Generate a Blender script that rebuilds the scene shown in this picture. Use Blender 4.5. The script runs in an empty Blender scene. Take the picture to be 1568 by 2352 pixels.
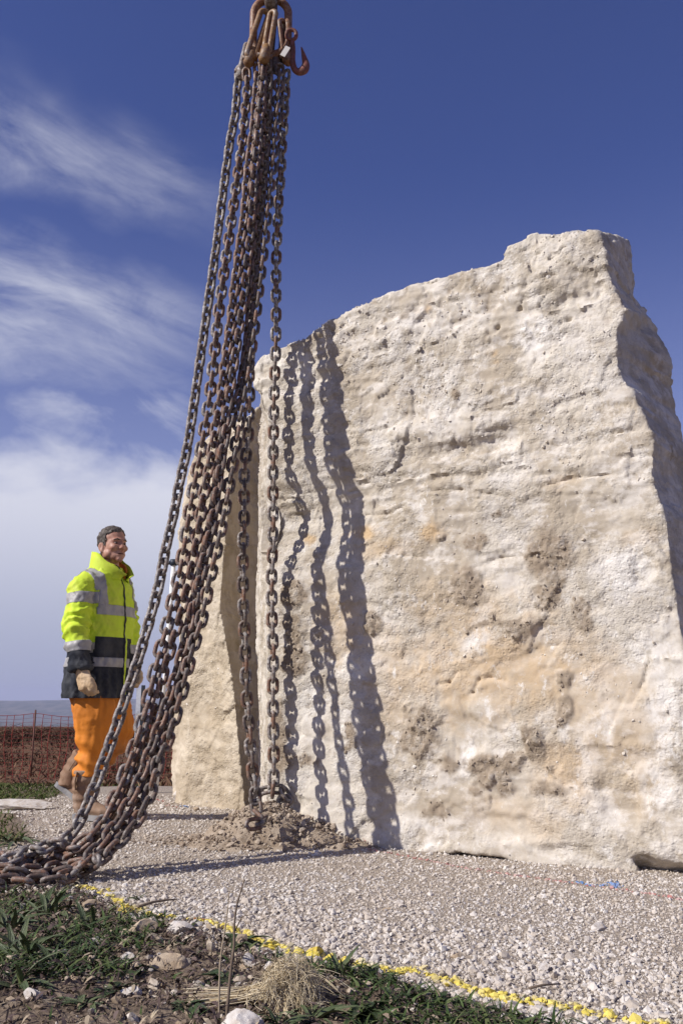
import bpy, bmesh, math, random
import numpy as np
from mathutils import Vector, Matrix
rng = np.random.default_rng(7)
random.seed(7)
SC = bpy.context.scene
COL = SC.collection

# ------------------------------------------------------------------ camera, sky, sun, exposure
F_PX, CAM_Z, HORIZON = 2100.0, 0.70, 1620.0          # measured on the photograph at 1568 x 2352
PITCH = math.atan((HORIZON - 1176.0) / F_PX)
cam_d = bpy.data.cameras.new('camera')
cam = bpy.data.objects.new('camera', cam_d)
COL.objects.link(cam)
cam.location = (0, 0, CAM_Z)
cam.rotation_euler = (math.pi / 2 + PITCH, 0, 0)
cam_d.sensor_fit = 'VERTICAL'
cam_d.sensor_height = 36.0
cam_d.lens = 36.0 * F_PX / 2352.0
cam_d.clip_start = 0.05
cam_d.clip_end = 40000
SC.camera = cam

SUN_AZ = math.atan2(-0.915, -0.40)       # direction towards the sun: left of and a little behind the camera
SUN_EL = math.radians(37.5)
sun_dir = Vector((math.sin(SUN_AZ) * math.cos(SUN_EL), math.cos(SUN_AZ) * math.cos(SUN_EL), math.sin(SUN_EL)))
sd = bpy.data.lights.new('sun', 'SUN')
sd.energy = 5.0
sd.angle = math.radians(0.53)
sd.color = (1.0, 0.95, 0.885)
sun = bpy.data.objects.new('sun', sd)
COL.objects.link(sun)
sun.rotation_euler = sun_dir.to_track_quat('Z', 'Y').to_euler()
sun.location = (-6, -3, 9)

world = bpy.data.worlds.new('World')
SC.world = world
world.use_nodes = True
wn, wl = world.node_tree.nodes, world.node_tree.links
wn.clear()
def wnode(t, **kw):
    n = wn.new(t)
    for k, v in kw.items():
        setattr(n, k, v)
    return n
def wmath(op, a, b=None, c=None, clamp=False):
    n = wn.new('ShaderNodeMath'); n.operation = op; n.use_clamp = clamp
    for i, v in enumerate((a, b, c)):
        if v is None: continue
        if isinstance(v, (int, float)): n.inputs[i].default_value = v
        else: wl.new(v, n.inputs[i])
    return n.outputs[0]
def wramp(v, lo, hi):
    n = wn.new('ShaderNodeMapRange'); n.interpolation_type = 'SMOOTHSTEP'; n.clamp = True
    wl.new(v, n.inputs[0]); n.inputs[1].default_value = lo; n.inputs[2].default_value = hi
    return n.outputs[0]
w_out = wnode('ShaderNodeOutputWorld')
w_bg = wnode('ShaderNodeBackground')
w_bg.inputs['Strength'].default_value = 0.092
sky = wnode('ShaderNodeTexSky', sky_type='NISHITA')
sky.sun_disc = False
sky.sun_elevation = SUN_EL
sky.sun_rotation = SUN_AZ % (2 * math.pi)
sky.altitude = 100
sky.air_density = 0.9
sky.dust_density = 0.4
sky.ozone_density = 3.0
hsv = wnode('ShaderNodeMix', data_type='RGBA', blend_type='MULTIPLY')
hsv.inputs[0].default_value = 1.0
wl.new(sky.outputs[0], hsv.inputs[6])
hsv.inputs[7].default_value = (0.64, 0.62, 1.04, 1)
tc = wnode('ShaderNodeTexCoord')
sep = wnode('ShaderNodeSeparateXYZ')
wl.new(tc.outputs['Generated'], sep.inputs[0])
dx, dy, dz = sep.outputs
# position on a cloud layer overhead: direction / (height + a little)
den = wmath('ADD', wmath('MAXIMUM', dz, 0.0), 0.16)
cx_, cy_ = wmath('DIVIDE', dx, den), wmath('DIVIDE', dy, den)
comb = wnode('ShaderNodeCombineXYZ')
wl.new(cx_, comb.inputs[0]); wl.new(cy_, comb.inputs[1])
def wnoise(scale, sx, sy, detail, rough, off, dist=0.0, rot=0.0):
    mp = wnode('ShaderNodeMapping')
    wl.new(comb.outputs[0], mp.inputs[0])
    mp.inputs['Location'].default_value = off
    mp.inputs['Rotation'].default_value = (0, 0, rot)
    mp.inputs['Scale'].default_value = (sx, sy, 1)
    nz = wnode('ShaderNodeTexNoise')
    nz.inputs['Scale'].default_value = scale
    nz.inputs['Detail'].default_value = detail
    nz.inputs['Roughness'].default_value = rough
    nz.inputs['Distortion'].default_value = dist
    wl.new(mp.outputs[0], nz.inputs[0])
    return nz.outputs[0]
el = dz
rxy = wmath('SQRT', wmath('ADD', wmath('MULTIPLY', dx, dx), wmath('MULTIPLY', dy, dy)))
saz = wmath('DIVIDE', dx, wmath('MAXIMUM', rxy, 0.001))          # sine of the bearing: left is negative
left = wramp(wmath('MULTIPLY', saz, -1.0), 0.05, 0.33)
# high wisps in two slanting drifts, feathered along their length
bear = wmath('ARCTAN2', dx, dy)
elt = wmath('ADD', el, wmath('MULTIPLY', wmath('ADD', saz, 0.30), 0.13))
wv = wnode('ShaderNodeCombineXYZ')
wl.new(wmath('MULTIPLY', bear, 1.0), wv.inputs[0]); wl.new(elt, wv.inputs[1])
def wnoise2(sx, sy, detail, rough, off, dist=0.0):
    mp = wnode('ShaderNodeMapping')
    wl.new(wv.outputs[0], mp.inputs[0])
    mp.inputs['Location'].default_value = off
    mp.inputs['Scale'].default_value = (sx, sy, 1)
    nz = wnode('ShaderNodeTexNoise')
    nz.inputs['Scale'].default_value = 1.0; nz.inputs['Detail'].default_value = detail
    nz.inputs['Roughness'].default_value = rough; nz.inputs['Distortion'].default_value = dist
    wl.new(mp.outputs[0], nz.inputs[0])
    return nz.outputs[0]
n0 = wnoise2(3.2, 6.0, 3, 0.5, (5.2, 2.2, 0), 0.3)
n1 = wnoise2(3.2, 9.5, 10, 0.62, (3.1, 1.7, 0), 1.1)
n3 = wnoise2(8.0, 22.0, 8, 0.66, (1.3, 8.1, 0), 1.2)
elw = wmath('ADD', elt, wmath('MULTIPLY', wmath('SUBTRACT', n0, 0.5), 0.14))
def drift(lo0, lo1, hi0, hi1):
    return wmath('MULTIPLY', wramp(elw, lo0, lo1), wmath('SUBTRACT', 1.0, wramp(elw, hi0, hi1)))
band1 = wmath('ADD', wmath('MULTIPLY', drift(.455, .52, .52, .60), 0.80), drift(.28, .385, .40, .462))
tex = wmath('ADD', wmath('MULTIPLY', wramp(n1, 0.28, 0.70), 0.75), wmath('MULTIPLY', wramp(n3, 0.32, 0.72), 0.32))
streak = wmath('MULTIPLY', wmath('MULTIPLY', tex, left), band1)
# low cumulus bank
n2 = wnoise(1.3, 1.0, 0.8, 6, 0.55, (0.4, 7.3, 0), 0.3)
bank_edge = wmath('ADD', el, wmath('MULTIPLY', wmath('SUBTRACT', n2, 0.5), -0.34))
n4 = wnoise2(5.0, 10.0, 9, 0.62, (7.7, 3.3, 0), 0.8)
bank_edge = wmath('ADD', bank_edge, wmath('MULTIPLY', wmath('SUBTRACT', n4, 0.5), -0.16))
bank = wmath('SUBTRACT', 1.0, wramp(bank_edge, 0.20, 0.35))
bank = wmath('MULTIPLY', bank, wramp(wmath('MULTIPLY', saz, -1.0), -0.12, 0.10))
haze_low = wmath('MULTIPLY', wmath('SUBTRACT', 1.0, wramp(el, -0.02, 0.55)), 0.34)
m_ = wmath('MAXIMUM', wmath('MULTIPLY', streak, 0.70), wmath('MULTIPLY', bank, 0.93))
m_ = wmath('MAXIMUM', m_, haze_low, clamp=True)
ccol = wnode('ShaderNodeMix', data_type='RGBA')
wl.new(wramp(el, 0.0, 0.26), ccol.inputs[0])
ccol.inputs[6].default_value = (3.9, 4.2, 5.6, 1)       # shaded base of the bank
ccol.inputs[7].default_value = (7.6, 7.7, 8.6, 1)
wmix = wnode('ShaderNodeMix', data_type='RGBA')
wl.new(m_, wmix.inputs[0])
wl.new(hsv.outputs[2], wmix.inputs[6])
wl.new(ccol.outputs[2], wmix.inputs[7])
wl.new(wmix.outputs[2], w_bg.inputs[0])
wl.new(w_bg.outputs[0], w_out.inputs[0])

vs = SC.view_settings
vs.view_transform = 'Standard'
vs.look = 'None'
vs.exposure = 0.12
vs.gamma = 1.0
vs.use_curve_mapping = False
SC.cycles.use_denoising = True
SC.cycles.max_bounces = 6

# ------------------------------------------------------------------ helpers
FWD = Vector((0, math.cos(PITCH), math.sin(PITCH)))
UPV = Vector((0, -math.sin(PITCH), math.cos(PITCH)))
CAM = Vector((0, 0, CAM_Z))
def ray(px, py):
    return Vector((1, 0, 0)) * ((px - 784) / F_PX) + UPV * ((1176 - py) / F_PX) + FWD
def at_y(px, py, y):                     # point of the line of sight at depth y
    d = ray(px, py)
    return CAM + d * (y / d.y)
def at_z(px, py, z=0.0):
    d = ray(px, py)
    return CAM + d * ((z - CAM_Z) / d.z)
def at_plane(px, py, p0, n):
    d = ray(px, py)
    return CAM + d * ((p0 - CAM).dot(n) / d.dot(n))

def vnoise(P, seed=0):
    P = np.asarray(P, dtype=np.float64)
    I = np.floor(P).astype(np.int64)
    f = P - I
    u = f * f * f * (f * (f * 6 - 15) + 10)
    def h(i, j, k):
        n = (i * 374761393 + j * 668265263 + k * 2147483647 + seed * 974711) & 0xFFFFFFFF
        n = ((n ^ (n >> 13)) * 1274126177) & 0xFFFFFFFF
        n = ((n ^ (n >> 16)) * 2246822519) & 0xFFFFFFFF
        n = n ^ (n >> 15)
        return (n & 0xFFFFFF) / 8388607.5 - 1.0
    i, j, k = I[:, 0], I[:, 1], I[:, 2]
    r = 0
    for a in (0, 1):
        wa = u[:, 0] if a else 1 - u[:, 0]
        for b in (0, 1):
            wb = u[:, 1] if b else 1 - u[:, 1]
            for c in (0, 1):
                wc = u[:, 2] if c else 1 - u[:, 2]
                r = r + h(i + a, j + b, k + c) * wa * wb * wc
    return r
def fbm(P, scale=1.0, octv=4, gain=0.5, seed=0, ridge=False):
    P = np.asarray(P) * scale
    r, a, t = 0, 1.0, 0
    for o in range(octv):
        v = vnoise(P + o * 17.3, seed + o)
        if ridge: v = 1 - 2 * np.abs(v)
        r = r + v * a; t += a
        a *= gain; P = P * 2.03
    return r / t

def mesh_np(name, V, F, mats=(), smooth=False):
    """V (n,3); F list of (m,k) index arrays."""
    V = np.asarray(V, dtype=np.float32)
    if not isinstance(F, (list, tuple)): F = [F]
    F = [np.asarray(f, dtype=np.int32) for f in F if len(f)]
    me = bpy.data.meshes.new(name)
    me.vertices.add(len(V)); me.vertices.foreach_set('co', V.ravel())
    nl = sum(f.size for f in F); nf = sum(len(f) for f in F)
    me.loops.add(nl); me.polygons.add(nf)
    me.loops.foreach_set('vertex_index', np.concatenate([f.ravel() for f in F]))
    tot = np.concatenate([np.full(len(f), f.shape[1], dtype=np.int32) for f in F])
    st = np.concatenate([[0], np.cumsum(tot)[:-1]]).astype(np.int32)
    me.polygons.foreach_set('loop_start', st)
    me.polygons.foreach_set('use_smooth', np.full(nf, smooth, dtype=bool))
    for m in mats: me.materials.append(m)
    me.update(calc_edges=True)
    me.validate()
    return me
def attr(me, name, vals, dom='POINT'):
    a = me.attributes.new(name, 'FLOAT', dom)
    a.data.foreach_set('value', np.asarray(vals, dtype=np.float32))
def verts_of(me):
    V = np.empty(len(me.vertices) * 3, dtype=np.float32)
    me.vertices.foreach_get('co', V)
    return V.reshape(-1, 3).astype(np.float64)
def normals_of(me):
    N = np.empty(len(me.vertices) * 3, dtype=np.float32)
    me.vertices.foreach_get('normal', N)
    return N.reshape(-1, 3).astype(np.float64)
def set_verts(me, V):
    me.vertices.foreach_set('co', np.asarray(V, dtype=np.float32).ravel())
    me.update()

def link(name, me, parent=None, loc=None):
    o = bpy.data.objects.new(name, me)
    COL.objects.link(o)
    if parent is not None: o.parent = parent
    if loc is not None: o.location = loc
    return o
def tag(o, label=None, cat=None, group=None, kind=None):
    if label: o['label'] = label
    if cat: o['category'] = cat
    if group: o['group'] = group
    if kind: o['kind'] = kind
    return o
def thing(name, loc, label, cat, group=None):
    o = bpy.data.objects.new(name, None)
    o.empty_display_size = 0.1
    COL.objects.link(o)
    o.location = loc
    return tag(o, label, cat, group)

class MB:
    """collects vertices and polygons, any side count"""
    def __init__(s): s.v = []; s.f = []; s.m = []
    def add(s, V, F, m=0):
        b = len(s.v)
        s.v += [tuple(p) for p in V]
        s.f += [tuple(i + b for i in f) for f in F]
        s.m += [m] * len(F)
        return s
    def tube(s, pts, rad, n=8, cap=True, m=0, ref=None):
        """pts: centres; rad: number, or list of numbers or (a, b): b along ref."""
        pts = [Vector(p) for p in pts]
        k = len(pts)
        rad = [rad] * k if isinstance(rad, (int, float)) else rad
        V, F = [], []
        prev = Vector(ref) if ref is not None else None
        for i, p in enumerate(pts):
            t = (pts[min(i + 1, k - 1)] - pts[max(i - 1, 0)]).normalized()
            if prev is None:
                prev = Vector((0, 0, 1)) if abs(t.z) < 0.9 else Vector((1, 0, 0))
            u = Vector(ref) if ref is not None else prev
            u = (u - t * u.dot(t)).normalized()
            w = t.cross(u)
            prev = u
            a, b = (rad[i], rad[i]) if isinstance(rad[i], (int, float)) else rad[i]
            for j in range(n):
                q = 2 * math.pi * j / n
                V.append(p + w * (a * math.cos(q)) + u * (b * math.sin(q)))
        for i in range(k - 1):
            for j in range(n):
                F.append((i * n + j, i * n + (j + 1) % n, (i + 1) * n + (j + 1) % n, (i + 1) * n + j))
        if cap:
            F.append(tuple(range(n - 1, -1, -1)))
            F.append(tuple(range((k - 1) * n, k * n)))
        return s.add(V, F, m)
    def ellipsoid(s, c, r, M=None, nu=16, nv=10, m=0):
        V, F = [], []
        M = M or Matrix.Identity(3)
        c = Vector(c)
        for i in range(1, nv):
            th = math.pi * i / nv
            for j in range(nu):
                ph = 2 * math.pi * j / nu
                V.append(c + M @ Vector((r[0] * math.sin(th) * math.cos(ph), r[1] * math.sin(th) * math.sin(ph), r[2] * math.cos(th))))
        V.append(c + M @ Vector((0, 0, r[2]))); V.append(c - M @ Vector((0, 0, r[2])))
        for i in range(nv - 2):
            for j in range(nu):
                F.append((i * nu + j, (i + 1) * nu + j, (i + 1) * nu + (j + 1) % nu, i * nu + (j + 1) % nu))
        a, b = len(V) - 2, len(V) - 1
        for j in range(nu):
            F.append((a, j, (j + 1) % nu))
            F.append((b, (nv - 2) * nu + (j + 1) % nu, (nv - 2) * nu + j))
        return s.add(V, F, m)
    def box(s, c, h, M=None, m=0):
        M = M or Matrix.Identity(3)
        c = Vector(c)
        V = [c + M @ Vector((h[0] * x, h[1] * y, h[2] * z)) for x in (-1, 1) for y in (-1, 1) for z in (-1, 1)]
        return s.add(V, [(0, 1, 3, 2), (4, 6, 7, 5), (0, 4, 5, 1), (2, 3, 7, 6), (0, 2, 6, 4), (1, 5, 7, 3)], m)
    def mesh(s, name, mats=(), smooth=True):
        me = bpy.data.meshes.new(name)
        me.from_pydata(s.v, [], s.f)
        for m in mats: me.materials.append(m)
        if s.m: me.polygons.foreach_set('material_index', s.m)
        me.polygons.foreach_set('use_smooth', [smooth] * len(me.polygons))
        me.update()
        return me
def remesh(me, voxel, smooth_it=0, fac=0.5, name=None):
    o = bpy.data.objects.new('tmp', me)
    COL.objects.link(o)
    r = o.modifiers.new('r', 'REMESH'); r.mode = 'VOXEL'; r.voxel_size = voxel; r.use_smooth_shade = True
    if smooth_it:
        s = o.modifiers.new('s', 'SMOOTH'); s.factor = fac; s.iterations = smooth_it
    dg = bpy.context.evaluated_depsgraph_get()
    dg.update()
    out = bpy.data.meshes.new_from_object(o.evaluated_get(dg))
    bpy.data.objects.remove(o)
    bpy.data.meshes.remove(me)
    if name: out.name = name
    out.polygons.foreach_set('use_smooth', [True] * len(out.polygons))
    return out

# ------------------------------------------------------------------ materials
def mat(name, color=(0.5, 0.5, 0.5), rough=0.8, metal=0.0, spec=0.3):
    m = bpy.data.materials.new(name)
    m.use_nodes = True
    b = m.node_tree.nodes['Principled BSDF']
    b.inputs['Base Color'].default_value = (*color, 1)
    b.inputs['Roughness'].default_value = rough
    b.inputs['Metallic'].default_value = metal
    b.inputs['Specular IOR Level'].default_value = spec
    m['bsdf'] = b.name
    return m
class NT:
    """small node-tree writer"""
    def __init__(s, m):
        s.t = m.node_tree; s.n = s.t.nodes; s.l = s.t.links; s.b = s.n['Principled BSDF']
        s._co = None
    def new(s, t, **kw):
        n = s.n.new(t)
        for k, v in kw.items(): setattr(n, k, v)
        return n
    def put(s, sock, v):
        if v is None: return
        if isinstance(v, (int, float)): sock.default_value = v
        elif isinstance(v, tuple): sock.default_value = v if len(v) == 4 else (*v, 1)
        else: s.l.new(v, sock)
    def coord(s, kind='Object'):
        return s.new('ShaderNodeTexCoord').outputs[kind]
    def pos(s): return s.new('ShaderNodeNewGeometry').outputs['Position']
    def noise(s, scale, detail=4, rough=0.55, co=None, stretch=None, dist=0.0, off=(0, 0, 0)):
        n = s.new('ShaderNodeTexNoise')
        n.inputs['Scale'].default_value = scale; n.inputs['Detail'].default_value = detail
        n.inputs['Roughness'].default_value = rough; n.inputs['Distortion'].default_value = dist
        co = co if co is not None else s.coord()
        mp = s.new('ShaderNodeMapping')
        mp.inputs['Location'].default_value = off
        if stretch: mp.inputs['Scale'].default_value = stretch
        s.l.new(co, mp.inputs[0]); co = mp.outputs[0]
        s.l.new(co, n.inputs[0])
        return n.outputs[0]
    def voro(s, scale, feature='F1', co=None, out='Distance', rnd=1.0):
        n = s.new('ShaderNodeTexVoronoi', feature=feature)
        n.inputs['Scale'].default_value = scale; n.inputs['Randomness'].default_value = rnd
        s.l.new(co if co is not None else s.coord(), n.inputs[0])
        return n.outputs[out]
    def math(s, op, a, b=None, clamp=False):
        n = s.new('ShaderNodeMath', operation=op, use_clamp=clamp)
        s.put(n.inputs[0], a); s.put(n.inputs[1], b)
        return n.outputs[0]
    def range(s, v, lo, hi, a=0.0, b=1.0):
        n = s.new('ShaderNodeMapRange', interpolation_type='SMOOTHSTEP', clamp=True)
        s.put(n.inputs[0], v)
        for i, x in enumerate((lo, hi, a, b)): n.inputs[i + 1].default_value = x
        return n.outputs[0]
    def mix(s, f, a, b, blend='MIX'):
        n = s.new('ShaderNodeMix', data_type='RGBA', blend_type=blend)
        s.put(n.inputs[0], f); s.put(n.inputs[6], a); s.put(n.inputs[7], b)
        return n.outputs[2]
    def attr(s, name): return s.new('ShaderNodeAttribute', attribute_name=name).outputs['Fac']
    def objrand(s): return s.new('ShaderNodeObjectInfo').outputs['Random']
    def color(s, v): s.put(s.b.inputs['Base Color'], v)
    def rough(s, v): s.put(s.b.inputs['Roughness'], v)
    def bump(s, h, strength=0.5, dist=0.01, normal=None):
        n = s.new('ShaderNodeBump')
        n.inputs['Strength'].default_value = strength; n.inputs['Distance'].default_value = dist
        s.put(n.inputs['Height'], h)
        if normal is not None: s.l.new(normal, n.inputs['Normal'])
        s.l.new(n.outputs[0], s.b.inputs['Normal'])
        return n.outputs[0]
# ------------------------------------------------------------------ the upright rock
FA = Vector((0.855, -0.519, 0)).normalized()       # along the face, to the right
FN = Vector((-FA.y * -1, 0, 0))
FN = Vector((-0.519, -0.855, 0)).normalized()      # out of the face, towards the camera
FP = Vector((0.25, 4.774, 0))
def on_face(px, py, T=0.0):
    return at_plane(px, py, FP - FN * T, FN)

front = [(615, 1950), (614, 1800), (612, 1500), (614, 1200), (618, 1010), (617, 945), (597, 906), (580, 882), (584, 845), (600, 820),
         (650, 795), (700, 772), (735, 750), (772, 735), (860, 688), (960, 650), (1060, 627), (1152, 601), (1168, 566), (1215, 541), (1290, 538), (1365, 531),
         (1388, 570), (1398, 640), (1438, 712), (1415, 770), (1423, 850), (1463, 920), (1503, 1010), (1498, 1100), (1533, 1200), (1548, 1350), (1566, 1450), (1592, 1600), (1622, 1800), (1650, 1990),
         (1600, 1985), (1568, 1972), (1480, 1957), (1442, 1963), (1478, 2018), (1400, 2012), (1210, 1994), (1150, 1969), (1060, 1958), (985, 1961), (900, 1970), (760, 1965)]
mid = [(594, 0), (592, 1700), (590, 1500), (592, 1200), (598, 1010), (606, 945), (612, 906), (606, 882), (612, 850), (622, 840),
       (660, 830), (700, 805), (735, 785), (772, 765), (860, 720), (960, 680), (1060, 655), (1152, 630), (1200, 600), (1270, 590), (1350, 580), (1400, 566),
       (1440, 551), (1450, 620), (1454, 690), (1502, 738), (1542, 830), (1547, 900), (1566, 985), (1590, 1080), (1625, 1200), (1655, 1350), (1680, 1450), (1715, 1600), (1760, 1800), (1800, 0)]
Vf = [on_face(*p) for p in front]
T1, T2 = 0.62, 1.75
Vm, Vb = [], []
for i, p in enumerate(front):
    if i < len(mid):
        q = mid[i]
        if q[1] == 0:
            v = on_face(q[0], 1900, T1); v.z = -0.12
        else:
            v = on_face(q[0], q[1], T1)
        Vm.append(v)
        w = v - FN * (T2 - T1)
        if i <= 9: w -= FA * 0.02 * (1 if i > 4 else 0); w += FA * (0.0 if i < 5 else 0.1)
        if i >= 22: w -= FA * 0.45
        if i > 4 and i < 28: w.z -= 0.35
        Vb.append(w)
    else:
        v = Vf[i] - FN * (0.30 if i < 41 else T1); v.z = -0.12; Vm.append(v)
        w = Vf[i] - FN * T2; w.z = -0.12
        if i < 40: w -= FA * 0.35
        Vb.append(w)
rb = MB()
n_ = len(front)
rb.v = [tuple(v) for v in Vf + Vm + Vb]
rb.f = [tuple(range(n_ - 1, -1, -1)), tuple(range(2 * n_, 3 * n_))]
for s_ in (0, 1):
    for i in range(n_):
        j = (i + 1) % n_
        rb.f.append((s_ * n_ + i, s_ * n_ + j, (s_ + 1) * n_ + j, (s_ + 1) * n_ + i))
rb.m = [0] * len(rb.f)
bmx = bmesh.new()
tm = bpy.data.meshes.new('tmp_rock'); tm.from_pydata(rb.v, [], rb.f)
bmx.from_mesh(tm); bmesh.ops.triangulate(bmx, faces=bmx.faces[:], ngon_method='EAR_CLIP')
bmesh.ops.recalc_face_normals(bmx, faces=bmx.faces[:])
# the lower end behind, to the left: a tall wedge with a pale ridge
def loft_sections(secs):
    k = len(secs[0]); V = [v for s in secs for v in s]; F = [tuple(range(k - 1, -1, -1)), tuple(range((len(secs) - 1) * k, len(secs) * k))]
    for a in range(len(secs) - 1):
        for i in range(k):
            j = (i + 1) % k
            F.append((a * k + i, a * k + j, (a + 1) * k + j, (a + 1) * k + i))
    return V, F
def lobe_section(py, xl, xe, xr, xg, ye=6.60):
    """plan section at the height whose front edge is drawn at py: left end, front-left edge, ridge, groove"""
    z = at_y(xr, py, ye).z
    def P(px, y):
        d = ray(px, py); return Vector((d.x / d.y * y, y, z))
    a, b, c, d = P(xl, ye + 0.50), P(xe, ye + 0.22), P(xr, ye - 0.14), P(xg, ye + 0.42)
    return [a, b, b.lerp(c, 0.45) + Vector((0.01, 0.030 + .02 * math.sin(py * .021), 0)), c, d, Vector((d.x + 0.25, ye + 1.0, z)), Vector((a.x + 0.35, ye + 1.2, z))]
secs = [lobe_section(*q) for q in [(1885, 398, 415, 572, 600), (1850, 397, 420, 563, 600), (1790, 394, 425, 557, 598), (1725, 392, 432, 550, 597), (1640, 398, 437, 543, 594), (1560, 404, 436, 533, 592),
                                  (1480, 411, 430, 520, 592), (1400, 414, 428, 505, 596), (1300, 412, 424, 512, 600), (1210, 412, 424, 520, 604), (1113, 424, 432, 530, 606), (1050, 436, 444, 540, 608),
                                  (1000, 452, 462, 560, 612), (972, 474, 490, 575, 616), (948, 530, 545, 595, 622), (938, 560, 575, 605, 626)]]
V, F = loft_sections(secs)
tm2 = bpy.data.meshes.new('tmp_lobe'); tm2.from_pydata([tuple(v) for v in V], [], F)
bm2 = bmesh.new(); bm2.from_mesh(tm2); bmesh.ops.triangulate(bm2, faces=bm2.faces[:]); bmesh.ops.recalc_face_normals(bm2, faces=bm2.faces[:])
bm2.to_mesh(tm2); bmx.from_mesh(tm2); bm2.free()
# ledge of stone low at the right corner
bmx.to_mesh(tm); bmx.free(); bpy.data.meshes.remove(tm2)
rock_me = remesh(tm, 0.0102, 6, 0.5, 'standing_rock')
V = verts_of(rock_me); N = normals_of(rock_me)
fp, fa, fn = np.array(FP), np.array(FA), np.array(FN)
S = (V - fp) @ fa; D = (V - fp) @ fn; Z = V[:, 2]
Fr = np.clip(N @ fn, 0, 1)                          # how far a vertex belongs to the front
SW = S + .055 * fbm(V, 5.5, 5, .6, 201); ZW = Z + .055 * fbm(V, 5.5, 5, .6, 211)
def sz(px, py):
    p = np.array(on_face(px, py)); return (p - fp) @ fa, p[2]
def blob(px, py, rx, ry, soft=0.35, wob=0.45, sc=9.0, seed=0):
    s0, z0 = sz(px, py); s1, _ = sz(px + rx, py); _, z1 = sz(px, py - ry)
    q = np.hypot((SW - s0) / (abs(s1 - s0) + 1e-6), (ZW - z0) / (abs(z1 - z0) + 1e-6))
    q = q + wob * NZ[seed % len(NZ)]
    return np.clip((1 + soft - q) / (2 * soft), 0, 1) * (D > -0.4)
NZ = [fbm(V, 7.5, 5, 0.62, 40 + k) * 1.25 for k in range(4)]
NZ[1] = fbm(V, 13, 4, 0.65, 77) * 1.2
mud = np.zeros(len(V)); clump = np.zeros(len(V))
for k, (px, py, rx, ry, h) in enumerate([(1266, 1275, 40, 48, .030), (1266, 1350, 30, 34, .022), (1072, 1345, 30, 30, .026), (1089, 1244, 20, 12, .022), (969, 1650, 28, 34, .05), (965, 1705, 44, 30, .035), (1146, 1757, 46, 24, .04), (1132, 1792, 26, 26, .04),
        (1220, 1700, 22, 42, .045), (1290, 1560, 15, 22, .03), (1293, 1610, 14, 46, .026), (1261, 1812, 32, 14, .025), (1040, 1748, 32, 24, .028), (993, 1858, 20, 20, .018), (1335, 1412, 20, 30, .02), (1262, 1390, 24, 16, .02),
        (853, 1421, 11, 18, .03), (1141, 1191, 16, 14, .022), (672, 1375, 18, 30, .03), (678, 1450, 26, 44, .035), (676, 1520, 26, 34, .03), (800, 1680, 12, 30, .02), (1012, 1231, 9, 9, .03), (1128, 1420, 9, 12, .03), (1158, 1440, 80, 8, .004),
        (690, 1740, 40, 16, .015), (640, 1700, 12, 80, .01), (1100, 1820, 14, 14, .02), (945, 1690, 20, 20, .02), (1180, 1740, 20, 16, .03), (1255, 1770, 8, 10, .02), (1190, 1452, 30, 16, .02), (1043, 905, 8, 12, .02)]):
    b = blob(px, py, rx, ry, 0.4, 1.0, seed=k)
    mud = np.maximum(mud, b); clump = np.maximum(clump, b * h)
ochre = np.zeros(len(V))
for k, (px, py, rx, ry, w) in enumerate([(1120, 1530, 210, 100, .75), (1290, 1760, 90, 70, .7), (1330, 1560, 120, 90, .5), (820, 1225, 44, 13, 1.0), (985, 1222, 28, 20, 1.0), (700, 1240, 14, 9, 1.0), (790, 1440, 60, 90, .45), (1180, 1870, 120, 50, .4),
        (1060, 1390, 130, 60, .4), (1420, 1700, 90, 120, .35), (910, 1550, 60, 90, .5), (1137, 806, 10, 8, .8), (980, 706, 7, 7, .8), (1300, 1107, 40, 12, .3), (870, 1260, 80, 20, .5), (1140, 830, 10, 10, .6), (1480, 1235, 40, 20, .5)]):
    ochre = np.maximum(ochre, w * blob(px, py, rx, ry, 0.5, 0.7, seed=k + 1))
white = np.zeros(len(V))
for k, (px, py, rx, ry, w) in enumerate([(1225, 760, 26, 80, 1.0), (1010, 900, 60, 90, .7), (900, 780, 60, 60, .6), (1400, 950, 70, 130, .55), (1150, 1040, 45, 50, .5), (1090, 1470, 28, 34, .9), (1440, 1300, 70, 60, .8), (1530, 1640, 40, 120, .8),
        (1075, 1730, 12, 60, .8), (800, 1530, 60, 24, .6), (1300, 1650, 14, 30, .8), (1395, 1680, 20, 60, .6), (1350, 1760, 26, 70, .5), (720, 1620, 40, 60, .7), (780, 1700, 20, 70, .6), (950, 1920, 60, 40, .6), (640, 830, 60, 20, .6),
        (1120, 640, 50, 20, .7), (1510, 1820, 40, 60, .7), (1180, 1450, 40, 18, .4), (700, 850, 18, 40, .6), (1030, 740, 70, 40, .5), (1180, 640, 16, 50, .7), (1455, 1080, 60, 50, .4), (1500, 1500, 50, 60, .7), (870, 1000, 60, 50, .4)]):
    white = np.maximum(white, w * blob(px, py, rx, ry, 0.5, 0.7, seed=k + 2))
up = np.clip((Z - 1.9) / 0.9, 0, 1)
st = np.stack([V[:, 0] * 1.0, V[:, 1] * 1.0, V[:, 2] * 5.0], 1)        # bedding: long level layers
st2 = np.stack([V[:, 0], V[:, 1], V[:, 2] * 3.2 + 0.25 * S], 1)
big = fbm(V, 1.9, 4, 0.5, 3)
lay = fbm(st, 2.6, 4, 0.55, 11)
lay2 = fbm(st2, 7.0, 4, 0.6, 23, ridge=True)
rough = fbm(V, 26, 4, 0.62, 31)
mids = fbm(V, 8.5, 4, 0.55, 35)
pit = np.clip(fbm(V, 17, 3, 0.55, 55) - 0.30, 0, 1)
pit2 = np.clip(fbm(V * np.array([1, 1, 1.6]), 8, 2, 0.5, 59) - 0.48, 0, 1)
smoothz = np.clip(blob(1120, 1600, 230, 120, .5, .5) + blob(1180, 1880, 200, 70, .5, .4, seed=1), 0, 1)   # worn smooth low down
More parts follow.
